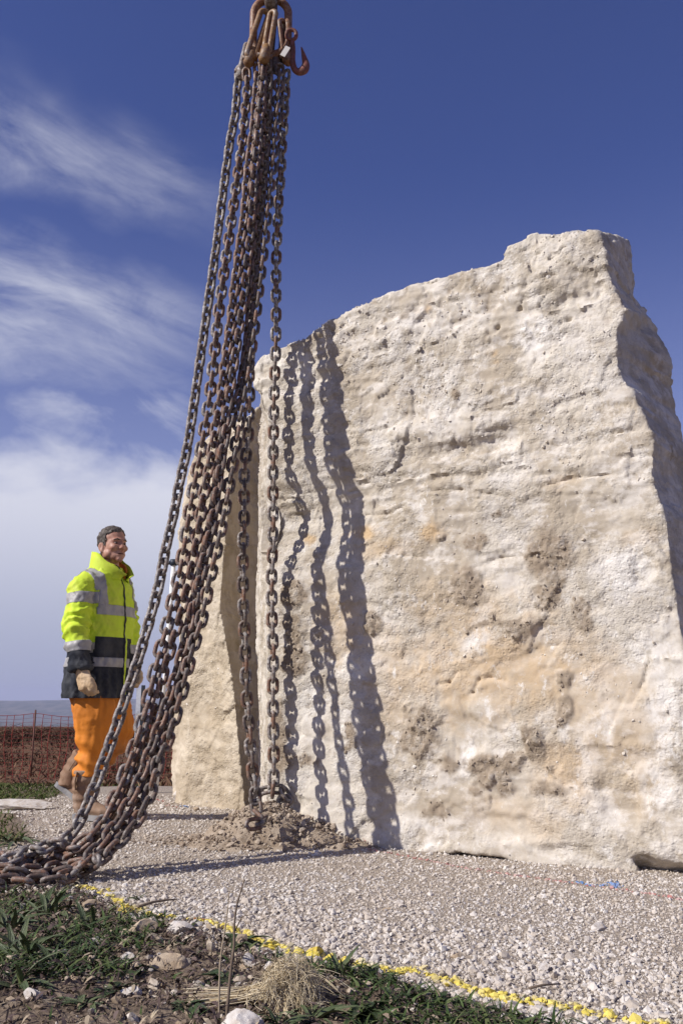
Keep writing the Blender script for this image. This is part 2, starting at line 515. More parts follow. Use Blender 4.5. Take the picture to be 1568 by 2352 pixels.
ru = (0.40 + 0.85 * up) * (1 - 0.65 * smoothz)
side = 1 - Fr
crum = np.clip(.5 + 2.2 * fbm(V, 2.6, 4, .6, 171), 0, 1.3)
d = big * 0.022 * (0.35 + 0.65 * side) + lay * 0.008 * (1 - .5 * smoothz) + (lay2 - 0.1) * 0.006 * ru + rough * 0.0050 * (0.25 + ru) * crum + mids * 0.007 * (ru + 0.15) - pit * 0.028 * ru * crum 
# shallow hollow and ledges that bend the shadows on the left of the face
zc = sz(740, 1185)[1]
hollow = np.exp(-((Z - zc) / 0.20) ** 2) * np.clip((sz(1000, 1200)[0] - S) / 0.8, 0, 1) * (D > -0.3)
d -= 0.090 * hollow
zl = sz(1040, 1040)[1]
ledge = blob(1040, 1035, 100, 16, .6, .5) + blob(1090, 1090, 110, 9, .6, .6, seed=1) + blob(870, 985, 110, 4, .6, .9, seed=2) * .5 + blob(1330, 1010, 110, 4, .6, .9, seed=3) * .4
d -= 0.022 * np.clip(ledge, 0, 1)
d += 0.020 * blob(1040, 985, 130, 28, .6, .5, seed=2)
d -= 0.015 * blob(735, 862, 30, 10, .6, 1.0, seed=1) + 0.015 * blob(1300, 690, 60, 10, .6, 1.0) + 0.03 * blob(1137, 748, 8, 6, .5, 1.0, seed=2) + 0.028 * blob(1191, 704, 7, 5, .5, 1.0, seed=3) + 0.02 * blob(1300, 728, 20, 6, .5, 1.0, seed=1)
d += 0.030 * blob(1270, 640, 80, 46, .6, .6, seed=3)
# shallow scars low on the face
for (px, py, rx, ry, a) in [(1165, 1900, 90, 30, .014), (1150, 1010, 40, 30, .02), (1300, 1960, 80, 18, .014), (1060, 1680, 60, 46, .014), (1170, 1690, 50, 40, .012), (1420, 1830, 40, 70, .014), (1190, 1440, 46, 26, -.020), (1480, 1300, 40, 40, .02)]:
    d -= a * blob(px, py, rx, ry, .25, .25, seed=1)
# flat broken planes: cells with their own level and tilt, irregular edges
def planes(scale, seed, stretch=1.0, lev=1.0, tilt=1.0):
    u, v = (S + .10 * fbm(V, 4.0, 5, .62, seed) * (1 / scale) ** .5) * scale, (Z * stretch + .10 * fbm(V, 4.0, 5, .62, seed + 7) * (1 / scale) ** .5) * scale
    iu, iv = np.floor(u), np.floor(v)
    best = np.full(len(V), 9e9); out = np.zeros(len(V))
    def hh(a, b, k):
        n = (a.astype(np.int64) * 73856093 ^ b.astype(np.int64) * 19349663 ^ (seed * 83492791 + k * 2654435)) & 0x7FFFFFFF
        n = (n * 1103515245 + 12345) & 0x7FFFFFFF; n = ((n >> 7) ^ n) * 69069 & 0x7FFFFFFF
        return (n % 100003) / 100003.0
    for a in (-1, 0, 1):
        for b_ in (-1, 0, 1):
            cu, cv = iu + a, iv + b_
            pu, pv = cu + hh(cu, cv, 1), cv + hh(cu, cv, 2)
            dd = (u - pu) ** 2 + (v - pv) ** 2
            val = lev * (hh(cu, cv, 3) - .5) + tilt * ((u - pu) * (hh(cu, cv, 4) - .5) + (v - pv) * (hh(cu, cv, 5) - .5))
            k = dd < best; best[k] = dd[k]; out[k] = val[k]
    return out
d += .012 * planes(2.4, 3, 1.3, .5, 1.6) + .0095 * planes(5.5, 5, 1.4, .8, 1.5) * (1 - .45 * smoothz) + .0065 * planes(13, 9, 1.5, 1.0, 1.5) * (.35 + ru)
# cracks
for pts in [[(1005, 1572), (1030, 1568), (1048, 1545)], [(1085, 1590), (1100, 1560), (1125, 1555), (1160, 1565)], [(820, 1182), (880, 1178), (930, 1160)], [(1120, 1290), (1150, 1280), (1200, 1278)], [(960, 1130), (1060, 1125), (1160, 1140)], [(1230, 1120), (1330, 1095), (1430, 1090)]]:
    for (a, b) in zip(pts, pts[1:]):
        s0, z0 = sz(*a); s1, z1 = sz(*b)
        t = np.clip(((S - s0) * (s1 - s0) + (Z - z0) * (z1 - z0)) / ((s1 - s0) ** 2 + (z1 - z0) ** 2), 0, 1)
        q = np.hypot(S - s0 - t * (s1 - s0), Z - z0 - t * (z1 - z0)) + NZ[1] * 0.008
        d -= 0.011 * np.clip(1 - q / 0.013, 0, 1) * (D > -0.3)
mudrough = 0.55 + 0.9 * np.clip(fbm(V, 24, 4, 0.7, 91), -0.6, 1)
strat = np.clip(1 - np.abs(Z - sz(1200, 1060)[1]) / .42, 0, 1) * (D > -.3)
d += strat * .014 * np.clip(fbm(np.stack([V[:, 0] * 1.1, V[:, 1] * 1.1, V[:, 2] * 9 + S * .8], 1), 3.2, 4, .6, 97, ridge=True), -.5, .6)
d += clump * .7 * mudrough * Fr
V2 = V + N * d[:, None]
set_verts(rock_me, V2)
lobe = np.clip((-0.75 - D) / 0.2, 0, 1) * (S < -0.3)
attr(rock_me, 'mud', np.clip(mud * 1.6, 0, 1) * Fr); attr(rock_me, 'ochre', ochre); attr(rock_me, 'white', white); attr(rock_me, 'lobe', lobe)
attr(rock_me, 'pits', np.clip(pit * 3 + pit2 * 5, 0, 1) * ru)
m = mat('pale_limestone', (0.42, 0.37, 0.30), 0.95, spec=0.15); t = NT(m)
co = t.coord()
base = t.mix(t.range(t.noise(2.0, 9, .66, co), .38, .62), (0.42, 0.36, 0.28), (0.58, 0.53, 0.455))
base = t.mix(t.range(t.noise(6.0, 9, .72, co, (1, 1, 1.7), off=(3, 1, 2)), .47, .60, 0, .85), base, (0.63, 0.585, 0.525))
base = t.mix(t.range(t.noise(4.2, 8, .74, co, off=(7, 3, 9)), .52, .64, 0, .70), base, (0.41, 0.355, 0.28))
base = t.mix(t.math('MULTIPLY', t.attr('ochre'), t.range(t.noise(9, 6, .65, co, off=(1, 9, 4)), .25, .6, .35, 1)), base, (0.53, 0.385, 0.23))
wf = t.math('MULTIPLY', t.attr('white'), t.range(t.noise(11, 8, .76, co, (1, 1, .8), off=(5, 2, 1)), .40, .54))
base = t.mix(wf, base, (0.76, 0.725, 0.675))
base = t.mix(t.range(t.noise(13, 7, .76, co, (1, 1, .6), off=(2, 8, 1)), .57, .67, 0, .85), base, (0.70, 0.665, 0.615))
base = t.mix(t.range(t.noise(30, 5, .7, co, (1, 1, .9), off=(9, 1, 3)), .56, .70, 0, .55), base, (0.40, 0.335, 0.26))
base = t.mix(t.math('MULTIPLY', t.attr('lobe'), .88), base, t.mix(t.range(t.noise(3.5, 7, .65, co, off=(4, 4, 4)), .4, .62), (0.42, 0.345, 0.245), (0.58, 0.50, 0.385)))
base = t.mix(t.math('MULTIPLY', t.attr('mud'), t.range(t.noise(13, 8, .74, co, off=(3, 3, 8)), .36, .52, .35, 1.0)), base, t.mix(t.noise(40, 3, .6, co), (0.25, 0.195, 0.14), (0.37, 0.305, 0.235)))
base = t.mix(t.math('MULTIPLY', t.attr('pits'), .5), base, (0.28, 0.22, 0.16))
t.color(base)
crumb = t.range(t.noise(3.0, 5, .6, co, off=(2, 5, 8)), .42, .62, .12, 1.0)      # crumbly patches against smoother ones
h = t.math('ADD', t.noise(70, 8, .72, co), t.math('MULTIPLY', t.noise(26, 7, .68, co, (1, 1, 1.5)), 1.5))
h = t.math('SUBTRACT', h, t.math('MULTIPLY', t.range(t.voro(42, 'F1', co), 0.05, .38, 1, 0), .5))
t.bump(t.math('MULTIPLY', h, crumb), 0.7, 0.013)
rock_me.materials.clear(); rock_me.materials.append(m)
rock_me.polygons.foreach_set('material_index', [0] * len(rock_me.polygons))
rock_me.set_sharp_from_angle(angle=math.radians(56))
rock = link('standing_rock', rock_me)
tag(rock, 'huge pale limestone block standing on edge on the gravel, chain shadows across its face', 'rock')
print('rock', len(rock_me.polygons))

# crumbs of dried mud and rubble still stuck in the patches
rc_ = np.random.default_rng(14)
cand = np.where((mud > .35) & (Fr > .4) & (rc_.random(len(V)) < .10))[0]
if len(cand) > 5200: cand = rc_.choice(cand, 5200, False)
mud_pts, mud_nrm = V2[cand], N[cand]

cand = np.where((Fr > .35) & (mud < .3) & (smoothz < .5) & (D > -1.4))[0]
wgt = (0.12 + up[cand]) * np.clip(.45 + 2.2 * fbm(V[cand], 2.6, 4, .6, 171), 0.0, 1.3) ** 2
chip_i = rc_.choice(cand, 4600, False, wgt / wgt.sum())
chip_pts, chip_nrm = V2[chip_i], N[chip_i]
# ------------------------------------------------------------------ chains
LINK_D, LINK_P, LINK_W = 0.0205, 0.060, 0.067
def link_mesh(name, d=LINK_D, pitch=LINK_P, width=LINK_W, ns=22, nr=8):
    L, W = (pitch + d) / 2, (width - d) / 2
    pts = []
    st_ = L - W
    for i in range(ns):
        a = 2 * math.pi * i / ns
        x, y = W * math.cos(a), W * math.sin(a)
        pts.append(Vector((x, y + (st_ if y > 1e-6 else -st_ if y < -1e-6 else 0), 0)))
    V, F = [], []
    for i in range(ns):
        p = pts[i]; tng = (pts[(i + 1) % ns] - pts[i - 1]).normalized()
        w = Vector((0, 0, 1)); u = tng.cross(w)
        for j in range(nr):
            q = 2 * math.pi * j / nr
            V.append(p + u * (d / 2 * math.cos(q)) + w * (d / 2 * math.sin(q)))
    for i in range(ns):
        for j in range(nr):
            F.append((i * nr + j, i * nr + (j + 1) % nr, ((i + 1) % ns) * nr + (j + 1) % nr, ((i + 1) % ns) * nr + j))
    b = MB().add(V, F)
    return b
def chain_mat(name, base, rust, dust, dust_amt, dark):
    m = mat(name, base, 0.55, 0.0, 0.45); t = NT(m); co = t.coord(); r = t.objrand()
    cadd = t.new('ShaderNodeVectorMath', operation='ADD'); t.l.new(co, cadd.inputs[0])
    sc = t.new('ShaderNodeVectorMath', operation='SCALE'); sc.inputs[0].default_value = (37, 11, 53); t.l.new(r, sc.inputs['Scale'])
    t.l.new(sc.outputs[0], cadd.inputs[1]); co = cadd.outputs[0]
    c = t.mix(t.range(t.noise(38, 5, .65, co), .38, .62), base, rust)
    c = t.mix(t.range(t.noise(75, 4, .6, co, off=(3, 3, 3)), .55, .7, 0, .7), c, dark)
    c = t.mix(t.math('MULTIPLY', t.range(t.noise(52, 6, .7, co, off=(8, 1, 5)), .46, .64), t.range(r, 0, 1, dust_amt * .55, dust_amt)), c, dust)
    sx = t.new('ShaderNodeSeparateXYZ'); t.l.new(t.coord(), sx.inputs[0])
    worn = t.math('MULTIPLY', t.range(t.math('ABSOLUTE', sx.outputs[1]), .026, .040), t.range(t.noise(60, 4, .6, co, off=(2, 6, 1)), .40, .58, .1, .85))
    c = t.mix(worn, c, (0.27, 0.245, 0.225))
    t.color(c)
    t.rough(t.range(t.noise(30, 3, .5, co), .3, .7, .38, .8))
    t.bump(t.noise(170, 5, .65, co), .5, .003)
    return m
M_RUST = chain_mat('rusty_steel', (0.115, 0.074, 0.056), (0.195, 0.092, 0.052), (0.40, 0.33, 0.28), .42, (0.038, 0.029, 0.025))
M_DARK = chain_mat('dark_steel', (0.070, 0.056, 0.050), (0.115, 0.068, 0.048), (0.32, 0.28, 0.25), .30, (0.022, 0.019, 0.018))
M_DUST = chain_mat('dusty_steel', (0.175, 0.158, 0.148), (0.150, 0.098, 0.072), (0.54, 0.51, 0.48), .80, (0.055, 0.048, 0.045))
LINKS = {}
for nm, m in (('rust', M_RUST), ('dark', M_DARK), ('dust', M_DUST)):
    LINKS[nm] = link_mesh('l').mesh('link_' + nm, [m])

def resample(P, step):
    P = [np.array(p, float) for p in P]
    # centripetal-ish Catmull-Rom through the points, then equal steps
    Q = []
    for i in range(len(P) - 1):
        p0, p1, p2, p3 = P[max(i - 1, 0)], P[i], P[i + 1], P[min(i + 2, len(P) - 1)]
        for k in range(24):
            t_ = k / 24
            Q.append(0.5 * ((2 * p1) + (p2 - p0) * t_ + (2 * p0 - 5 * p1 + 4 * p2 - p3) * t_ ** 2 + (3 * p1 - p0 - 3 * p2 + p3) * t_ ** 3))
    Q.append(P[-1]); Q = np.array(Q)
    out = [Q[0]]; cur = Q[0]; i = 1
    while i < len(Q):                       # chords of equal length: links are rigid
        if np.linalg.norm(Q[i] - cur) >= step:
            a, b = Q[i - 1], Q[i]
            lo, hi = 0.0, 1.0
            for _ in range(24):
                md = (lo + hi) / 2
                if np.linalg.norm(a + (b - a) * md - cur) < step: lo = md
                else: hi = md
            cur = a + (b - a) * hi
            out.append(cur); Q[i - 1] = cur
        else:
            i += 1
    return np.array(out)
def make_chain(label, pts, kind, roll0=0.0, roll_fn=None, group='heavy lifting chains hanging from the master ring', jit=0.06, name='chain', keep=None):
    C = resample(pts, LINK_P)
    root = thing(name, tuple(C[0]), label, 'chain', group)
    base = Vector(C[0])
    ref = Vector((0.25, -1, 0)).normalized()
    prev = None
    for i in range(len(C) - 1):
        a, b = Vector(C[i]), Vector(C[i + 1])
        tg = (b - a).normalized()
        if prev is None: u = ref - tg * ref.dot(tg)
        else: u = prev - tg * prev.dot(tg)
        if u.length < 1e-3: u = Vector((0, 0, 1)).cross(tg)
        u.normalize(); prev = u
        w = tg.cross(u)
        f = i / max(1, len(C) - 2)
        ang = (roll_fn(f) if roll_fn else roll0) + (math.pi / 2 if i % 2 else 0) + random.uniform(-jit, jit)
        n = u * math.cos(ang) + w * math.sin(ang)             # normal of the link's own plane
        x = tg.cross(n)
        M = Matrix((x, tg, n)).transposed().to_4x4()
        M.translation = (a + b) / 2 - base
        o = bpy.data.objects.new('link', LINKS[kind[i % len(kind)]])
        COL.objects.link(o)
        o.parent = root
        o.matrix_local = M
    return root, C
def hang(pix, hook_y, base_y, belly=0.0):
    """a hanging chain lies in an upright plane from its hook to the ground: cut the lines of sight with it"""
    h = at_y(*pix[0], hook_y); g = at_y(*pix[-1], base_y)
    nrm = Vector((g.y - h.y, -(g.x - h.x), 0)).normalized()
    n = len(pix); out = []
    for i, (px, py) in enumerate(pix):
        f = min(1, max(0, (pix[-1][1] - py) / (pix[-1][1] - pix[0][1])))
        p = at_plane(px, py, h, nrm)
        out.append(CAM + (p - CAM) * (1 - belly * math.sin(math.pi * f)))      # slack swings a little out of the plane
    return out
HY = 4.95
cA = [(550, 154), (544, 212), (540, 263), (528, 327), (516, 415), (504, 509), (490, 615), (475, 720), (460, 826), (446, 925), (431, 1025), (413, 1107), (399, 1184), (381, 1260), (367, 1336), (352, 1395), (329, 1477), (311, 1536), (297, 1577), (281, 1627), (266, 1673), (252, 1712), (238, 1751), (224, 1791), (210, 1827), (193, 1866), (178, 1896), (160, 1922)]
cB = [(566, 160), (568, 206), (564, 246), (555, 336), (544, 416), (531, 509), (516, 615), (502, 720), (490, 838), (478, 937), (462, 1031), (449, 1101), (438, 1160), (425, 1245), (411, 1324), (398, 1374), (385, 1431), (371, 1483), (358, 1533), (344, 1597), (330, 1645), (314, 1701), (294, 1757), (280, 1799), (260, 1842), (238, 1887), (213, 1915), (182, 1942)]
cC = [(590, 150), (592, 176), (586, 246), (582, 296), (576, 340), (567, 418), (561, 497), (552, 556), (545, 615), (538, 662), (533, 720), (525, 779), (516, 838), (510, 896), (499, 955), (487, 1043), (469, 1131), (455, 1219), (437, 1315), (418, 1394), (403, 1446), (388, 1498), (372, 1550), (360, 1610), (345, 1665), (330, 1712), (314, 1749), (300, 1785), (280, 1833), (260, 1871), (236, 1905), (210, 1937), (182, 1962)]
cD = [(604, 140), (602, 192), (598, 236), (594, 274), (590, 318), (586, 360), (580, 420), (574, 530), (566, 603), (560, 662), (553, 720), (545, 779), (537, 838), (528, 896), (519, 955), (511, 1013), (499, 1101), (487, 1189), (469, 1277), (452, 1356), (440, 1410), (428, 1465), (415, 1514), (402, 1560), (389, 1600), (374, 1645), (358, 1690), (344, 1729), (331, 1768), (311, 1818), (294, 1849), (274, 1885), (252, 1915), (228, 1946), (202, 1972), (176, 1994)]
cE = [(614, 140), (617, 180), (615, 230), (614, 300), (608, 370), (602, 440), (594, 520), (587, 600), (579, 680), (571, 760), (561, 840), (550, 905), (540, 935), (530, 957), (521, 985), (513, 1029), (507, 1065), (501, 1113), (494, 1161), (486, 1209), (477, 1245), (467, 1293), (458, 1340), (449, 1400), (439, 1455), (428, 1512), (415, 1560), (398, 1608), (381, 1655), (366, 1702), (352, 1748), (338, 1790), (322, 1832), (305, 1867), (284, 1897), (260, 1926), (236, 1952), (208, 1976)]
cF = [(642, 150), (640, 190), (636, 240), (632, 290), (628, 340), (623, 400), (616, 460), (610, 520), (604, 580), (597, 640), (590, 700), (584, 750), (577, 800), (568, 860), (560, 915), (549, 969), (541, 1029), (533, 1077), (523, 1132), (514, 1183), (503, 1235), (492, 1286), (480, 1336), (471, 1384), (463, 1422), (452, 1458), (443, 1489), (432, 1530), (421, 1575), (406, 1630), (392, 1680), (377, 1718), (363, 1750), (351, 1800), (338, 1840), (322, 1872), (300, 1905), (275, 1932), (246, 1961), (216, 1983)]
cG = [(622, 150), (618, 200), (612, 280), (604, 370), (596, 450), (589, 530), (583, 610), (578, 700), (574, 780), (572, 850), (573, 900), (572, 976), (568, 1024), (563, 1065), (561, 1113), (561, 1161), (560, 1209), (558, 1262), (558, 1312), (558, 1365), (560, 1413), (562, 1468), (564, 1529), (566, 1590), (570, 1646), (575, 1713), (580, 1774), (586, 1820), (588, 1858)]
cH = [(658, 165), (657, 185), (655, 226), (653, 266), (650, 305), (647, 350), (645, 400), (640, 460), (637, 527), (635, 575), (634, 623), (634, 717), (633, 808), (631, 856), (629, 930), (628, 1000), (627, 1100), (627, 1235), (624, 1315), (624, 1376), (625, 1437), (627, 1498), (627, 1560), (627, 1621), (628, 1682), (629, 1744), (628, 1805), (625, 1832)]
def lie(pix):          # (px, py, height of the link's middle above the ground)
    return [at_z(px, py, z) for px, py, z in pix]
pA = hang(cA, HY + .07, 4.11) + lie([(136, 1940, .13), (112, 1938, .125), (92, 1952, .11), (70, 1950, .10), (48, 1962, .10), (26, 1975, .085), (0, 1978, .08), (-40, 1980, .07), (-90, 1992, .06)])
pB = hang(cB, HY - .01, 3.96, .007) + lie([(158, 1955, .09), (130, 1962, .08), (104, 1958, .075), (84, 1968, .07), (60, 1982, .06), (34, 1985, .06), (8, 1972, .06), (-30, 1968, .05), (-80, 1975, .05)])
pC = hang(cC, HY - .055, 4.02, .014) + lie([(156, 1972, .075), (128, 1972, .06), (104, 1980, .05), (84, 1990, .045), (52, 1992, .04), (20, 1990, .035), (-20, 1995, .03), (-80, 2000, .03)])
pD = hang(cD, HY - .06, 3.88, .010) + lie([(150, 2004, .035), (120, 2011, .03), (92, 2018, .03), (56, 2014, .03), (22, 2012, .03), (-20, 2010, .03), (-80, 2016, .03)])
pE = hang(cE, HY - .06, 3.97, .011) + lie([(180, 1988, .06), (152, 1990, .05), (124, 1995, .045), (96, 2004, .045), (70, 2002, .05), (40, 2003, .06), (10, 1998, .06), (-30, 2006, .05), (-90, 2008, .04)])
pF = hang(cF, HY - .01, 3.89, .008) + lie([(190, 1996, .04), (168, 2008, .04), (140, 2018, .035), (110, 2022, .03), (78, 2026, .03), (44, 2023, .03), (10, 2026, .03), (-30, 2024, .03), (-90, 2028, .03)])
pG = [at_y(px, py, 4.985 - .15 * min(1, (py - 150) / 1100) - .05 * max(0, min(1, (py - 1640) / 220))) for px, py in cG]
pH = [at_y(px, py, 4.99 + .08 * min(1, (py - 150) / 700) - .03 * max(0, min(1, (py - 1300) / 450))) for px, py in cH]
R_ = math.radians
CH = {}
for k, lab, pts, kind, rfn in [
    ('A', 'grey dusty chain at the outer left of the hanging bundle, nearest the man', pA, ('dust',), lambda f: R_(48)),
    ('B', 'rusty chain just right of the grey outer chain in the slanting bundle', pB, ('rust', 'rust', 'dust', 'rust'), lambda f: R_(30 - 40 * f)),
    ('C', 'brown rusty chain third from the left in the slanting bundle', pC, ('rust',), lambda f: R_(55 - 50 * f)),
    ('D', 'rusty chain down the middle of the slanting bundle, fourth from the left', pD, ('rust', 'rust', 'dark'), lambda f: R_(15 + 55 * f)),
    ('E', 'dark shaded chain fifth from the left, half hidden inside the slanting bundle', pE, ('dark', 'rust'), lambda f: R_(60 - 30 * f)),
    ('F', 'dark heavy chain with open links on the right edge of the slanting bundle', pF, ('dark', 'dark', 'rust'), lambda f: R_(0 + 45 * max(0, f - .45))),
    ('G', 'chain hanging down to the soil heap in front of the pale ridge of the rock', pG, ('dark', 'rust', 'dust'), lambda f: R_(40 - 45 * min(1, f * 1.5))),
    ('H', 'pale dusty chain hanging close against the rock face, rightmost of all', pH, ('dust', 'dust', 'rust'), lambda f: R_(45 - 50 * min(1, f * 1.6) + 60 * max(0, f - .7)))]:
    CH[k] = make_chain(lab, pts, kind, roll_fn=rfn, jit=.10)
# ------------------------------------------------------------------ ground
def g0(x, y):
    """height of the ground"""
    x = np.asarray(x, float); y = np.asarray(y, float)
    P = np.stack([x, y, np.zeros_like(x)], -1).reshape(-1, 3)
    near = np.clip(1 - np.hypot(x, y - 5) / 40, 0, 1)
    z = (0.010 * fbm(P, 1.3, 3, .5, 5).reshape(x.shape)) * near
    def sm(v, a, b):
        t_ = np.clip((v - a) / (b - a), 0, 1); return t_ * t_ * (3 - 2 * t_)
    z = z - 0.30 * sm(y, 8.0, 12.0) + 0.46 * sm(y, 12.6, 17.0)
    z = z - 5.0 * sm(y, 24, 60) - 85.0 * sm(y, 60, 900)
    r = np.hypot(x, y)
    hx = x / np.maximum(r, 1)
    H = 60 + 92 + 26 * np.sin(hx * 9.0 + 1.2) + 14 * np.sin(hx * 23 + .5) - 30 * np.clip((hx + .22) / .25, -0.5, 1)
    z = z + sm(r, 6200, 8600) * H * (y > 0)
    z = z + 0.045 * np.exp(-(((x + 1.55) / .9) ** 2 + ((y - 5.68) / .7) ** 2))
    return z
# soil heap round the foot of the chains
MC = Vector((0.02, 4.80, 0))
def heap(x, y):
    x = np.asarray(x, float); y = np.asarray(y, float)
    h = np.zeros_like(x)
    for cx, cy, rx, ry, hh in [(-.40, 5.04, .28, .22, .18), (-.17, 4.98, .26, .16, .115), (-.52, 4.88, .26, .18, .055), (.0, 4.84, .18, .10, .045), (-.78, 4.99, .30, .20, .022), (-.28, 4.84, .34, .14, .03)]:
        q = np.hypot((x - cx) / rx, (y - cy) / ry)
        h = np.maximum(h, hh * np.clip(1 - q * q * .5, 0, 1) ** 1.5) + 0.12 * hh * np.clip(1 - q, 0, 1)
    return h
def in_poly(x, y, poly):
    x = np.asarray(x); y = np.asarray(y); r = np.zeros(x.shape, bool)
    n = len(poly)
    for i in range(n):
        x0, y0 = poly[i]; x1, y1 = poly[(i + 1) % n]
        if y0 == y1: continue
        c = ((y0 > y) != (y1 > y)) & (x < (x1 - x0) * (y - y0) / (y1 - y0) + x0)
        r ^= c
    return r
def poly_dist(x, y, poly):
    x = np.asarray(x); d = np.full(x.shape, 1e9); n = len(poly)
    for i in range(n):
        x0, y0 = poly[i]; x1, y1 = poly[(i + 1) % n]
        L = (x1 - x0) ** 2 + (y1 - y0) ** 2 + 1e-12
        t_ = np.clip(((x - x0) * (x1 - x0) + (y - y0) * (y1 - y0)) / L, 0, 1)
        d = np.minimum(d, np.hypot(x - x0 - t_ * (x1 - x0), y - y0 - t_ * (y1 - y0)))
    return np.where(in_poly(x, y, poly), d, -d)
def gpt(px, py): p = at_z(px, py); return (p.x, p.y)
line_pix = [(1640, 2374), (1479, 2345), (1407, 2334), (1275, 2303), (1197, 2292), (1119, 2278), (1017, 2246), (960, 2230), (897, 2231), (819, 2218), (747, 2205), (687, 2190), (627, 2176), (540, 2142), (432, 2112), (340, 2104), (292, 2085), (240, 2056), (176, 2036)]
gravel_poly = [gpt(*p) for p in [(1700, 2420), (1340, 2400), (1250, 2372), (1180, 2350), (1100, 2320), (1010, 2292), (900, 2264), (820, 2248), (740, 2236), (680, 2226), (620, 2212), (575, 2190)]] + [gpt(px, py + 12) for px, py in line_pix if px < 560] + [gpt(*p) for p in [(130, 2040), (60, 2052), (-120, 2060), (-260, 2000), (-30, 1962), (66, 1940), (62, 1912), (30, 1890), (-60, 1878), (-200, 1862), (-40, 1852), (70, 1856), (120, 1838), (170, 1812), (240, 1800), (300, 1793), (395, 1782)]] + [(-1.2, 9.6), (3, 9.4), (9, 9), (9, 1.2), (1.6, 1.0)]
red_pix = [(820, 1938), (849, 1954), (963, 1974), (1077, 1995), (1167, 2008), (1257, 2022), (1330, 2031), (1437, 2044), (1563, 2067), (1640, 2078)]
blue_pix = [(1317, 2025), (1345, 2031), (1371, 2034), (1400, 2032), (1407, 2026), (1414, 2039)]
def spaced(a, b, s): return np.arange(a, b, s)
ys = np.concatenate([-np.geomspace(9000, 3, 22), spaced(-2.6, 1.5, .4), spaced(1.5, 7.2, .03), spaced(7.2, 24, .2), np.geomspace(24, 12000, 70)])
xs = np.concatenate([-np.geomspace(9000, 3.2, 50), spaced(-3.1, 2.6, .03), np.geomspace(2.7, 9000, 44)])
gx, gy = np.meshgrid(xs, ys)
gz = g0(gx, gy)
gd = poly_dist(gx, gy, gravel_poly)
edge = fbm(np.stack([gx, gy, 0 * gx], -1).reshape(-1, 3), 5.0, 4, .6, 9).reshape(gx.shape)
gmask = np.clip((gd + edge * 0.10) / 0.10 + .5, 0, 1)
fineP = np.stack([gx, gy, 0 * gx], -1).reshape(-1, 3)
nearm = (np.abs(gx) < 3.2) & (gy > 1.4) & (gy < 7.4)
gz = gz + np.where(nearm, (1 - gmask) * (0.022 * fbm(fineP, 7, 4, .6, 21).reshape(gx.shape) + 0.015) + gmask * 0.004 * fbm(fineP, 12, 3, .6, 22).reshape(gx.shape), 0)
nx_, ny_ = len(xs), len(ys)
idx = np.arange(nx_ * ny_).reshape(ny_, nx_)
Fq = np.stack([idx[:-1, :-1], idx[:-1, 1:], idx[1:, 1:], idx[1:, :-1]], -1).reshape(-1, 4)
m = mat('earth_and_gravel', rough=0.95, spec=0.1); t = NT(m); co = t.pos()
grav = t.mix(t.range(t.noise(3, 6, .6, co), .35, .65), (0.40, 0.345, 0.285), (0.47, 0.42, 0.365))
grav = t.mix(t.range(t.voro(85, 'F1', co, 'Distance'), .1, .5), grav, (0.33, 0.275, 0.22))
soil = t.mix(t.range(t.noise(9, 7, .65, co, off=(2, 2, 0)), .35, .65), (0.115, 0.085, 0.062), (0.24, 0.185, 0.135))
soil = t.mix(t.range(t.noise(5, 6, .65, co, off=(5, 1, 0)), .55, .70), soil, (0.30, 0.245, 0.18))
far = t.mix(t.range(t.noise(.012, 6, .6, co, (1, .35, 1)), .40, .62), (0.060, 0.075, 0.055), (0.15, 0.14, 0.11))
town = t.range(t.noise(.075, 3, .7, co, (1, .30, 1), off=(9, 4, 0)), .60, .66)
sepp = t.new('ShaderNodeSeparateXYZ'); t.l.new(co, sepp.inputs[0])
town = t.math('MULTIPLY', town, t.math('MULTIPLY', t.range(sepp.outputs[1], 1300, 1900), t.range(sepp.outputs[1], 3600, 4600, 1, 0)))
far = t.mix(t.math('MULTIPLY', town, .8), far, (0.42, 0.40, 0.40))
near = t.mix(t.attr('gravel'), soil, grav)
brown = t.mix(t.noise(6, 5, .6, co), (0.10, 0.055, 0.035), (0.20, 0.12, 0.075))
near = t.mix(t.range(sepp.outputs[1], 9.3, 10.5), near, brown)
t.color(t.mix(t.range(sepp.outputs[1], 26, 60), near, far))
t.bump(t.math('ADD', t.noise(70, 6, .7, co), t.voro(70, 'F1', co)), .6, .012)
gme = mesh_np('ground', np.stack([gx, gy, gz], -1).reshape(-1, 3), [Fq], [m], True)
attr(gme, 'gravel', gmask.ravel())
ground = tag(link('ground', gme), kind='structure')
def ground_z(x, y):
    x = np.atleast_1d(np.asarray(x, float)); y = np.atleast_1d(np.asarray(y, float))
    i = np.clip(np.searchsorted(xs, x) - 1, 0, nx_ - 2); j = np.clip(np.searchsorted(ys, y) - 1, 0, ny_ - 2)
    u = np.clip((x - xs[i]) / (xs[i + 1] - xs[i]), 0, 1); v = np.clip((y - ys[j]) / (ys[j + 1] - ys[j]), 0, 1)
    return (gz[j, i] * (1 - u) + gz[j, i + 1] * u) * (1 - v) + (gz[j + 1, i] * (1 - u) + gz[j + 1, i + 1] * u) * v
def gz1(x, y): return float(ground_z(x, y)[0])

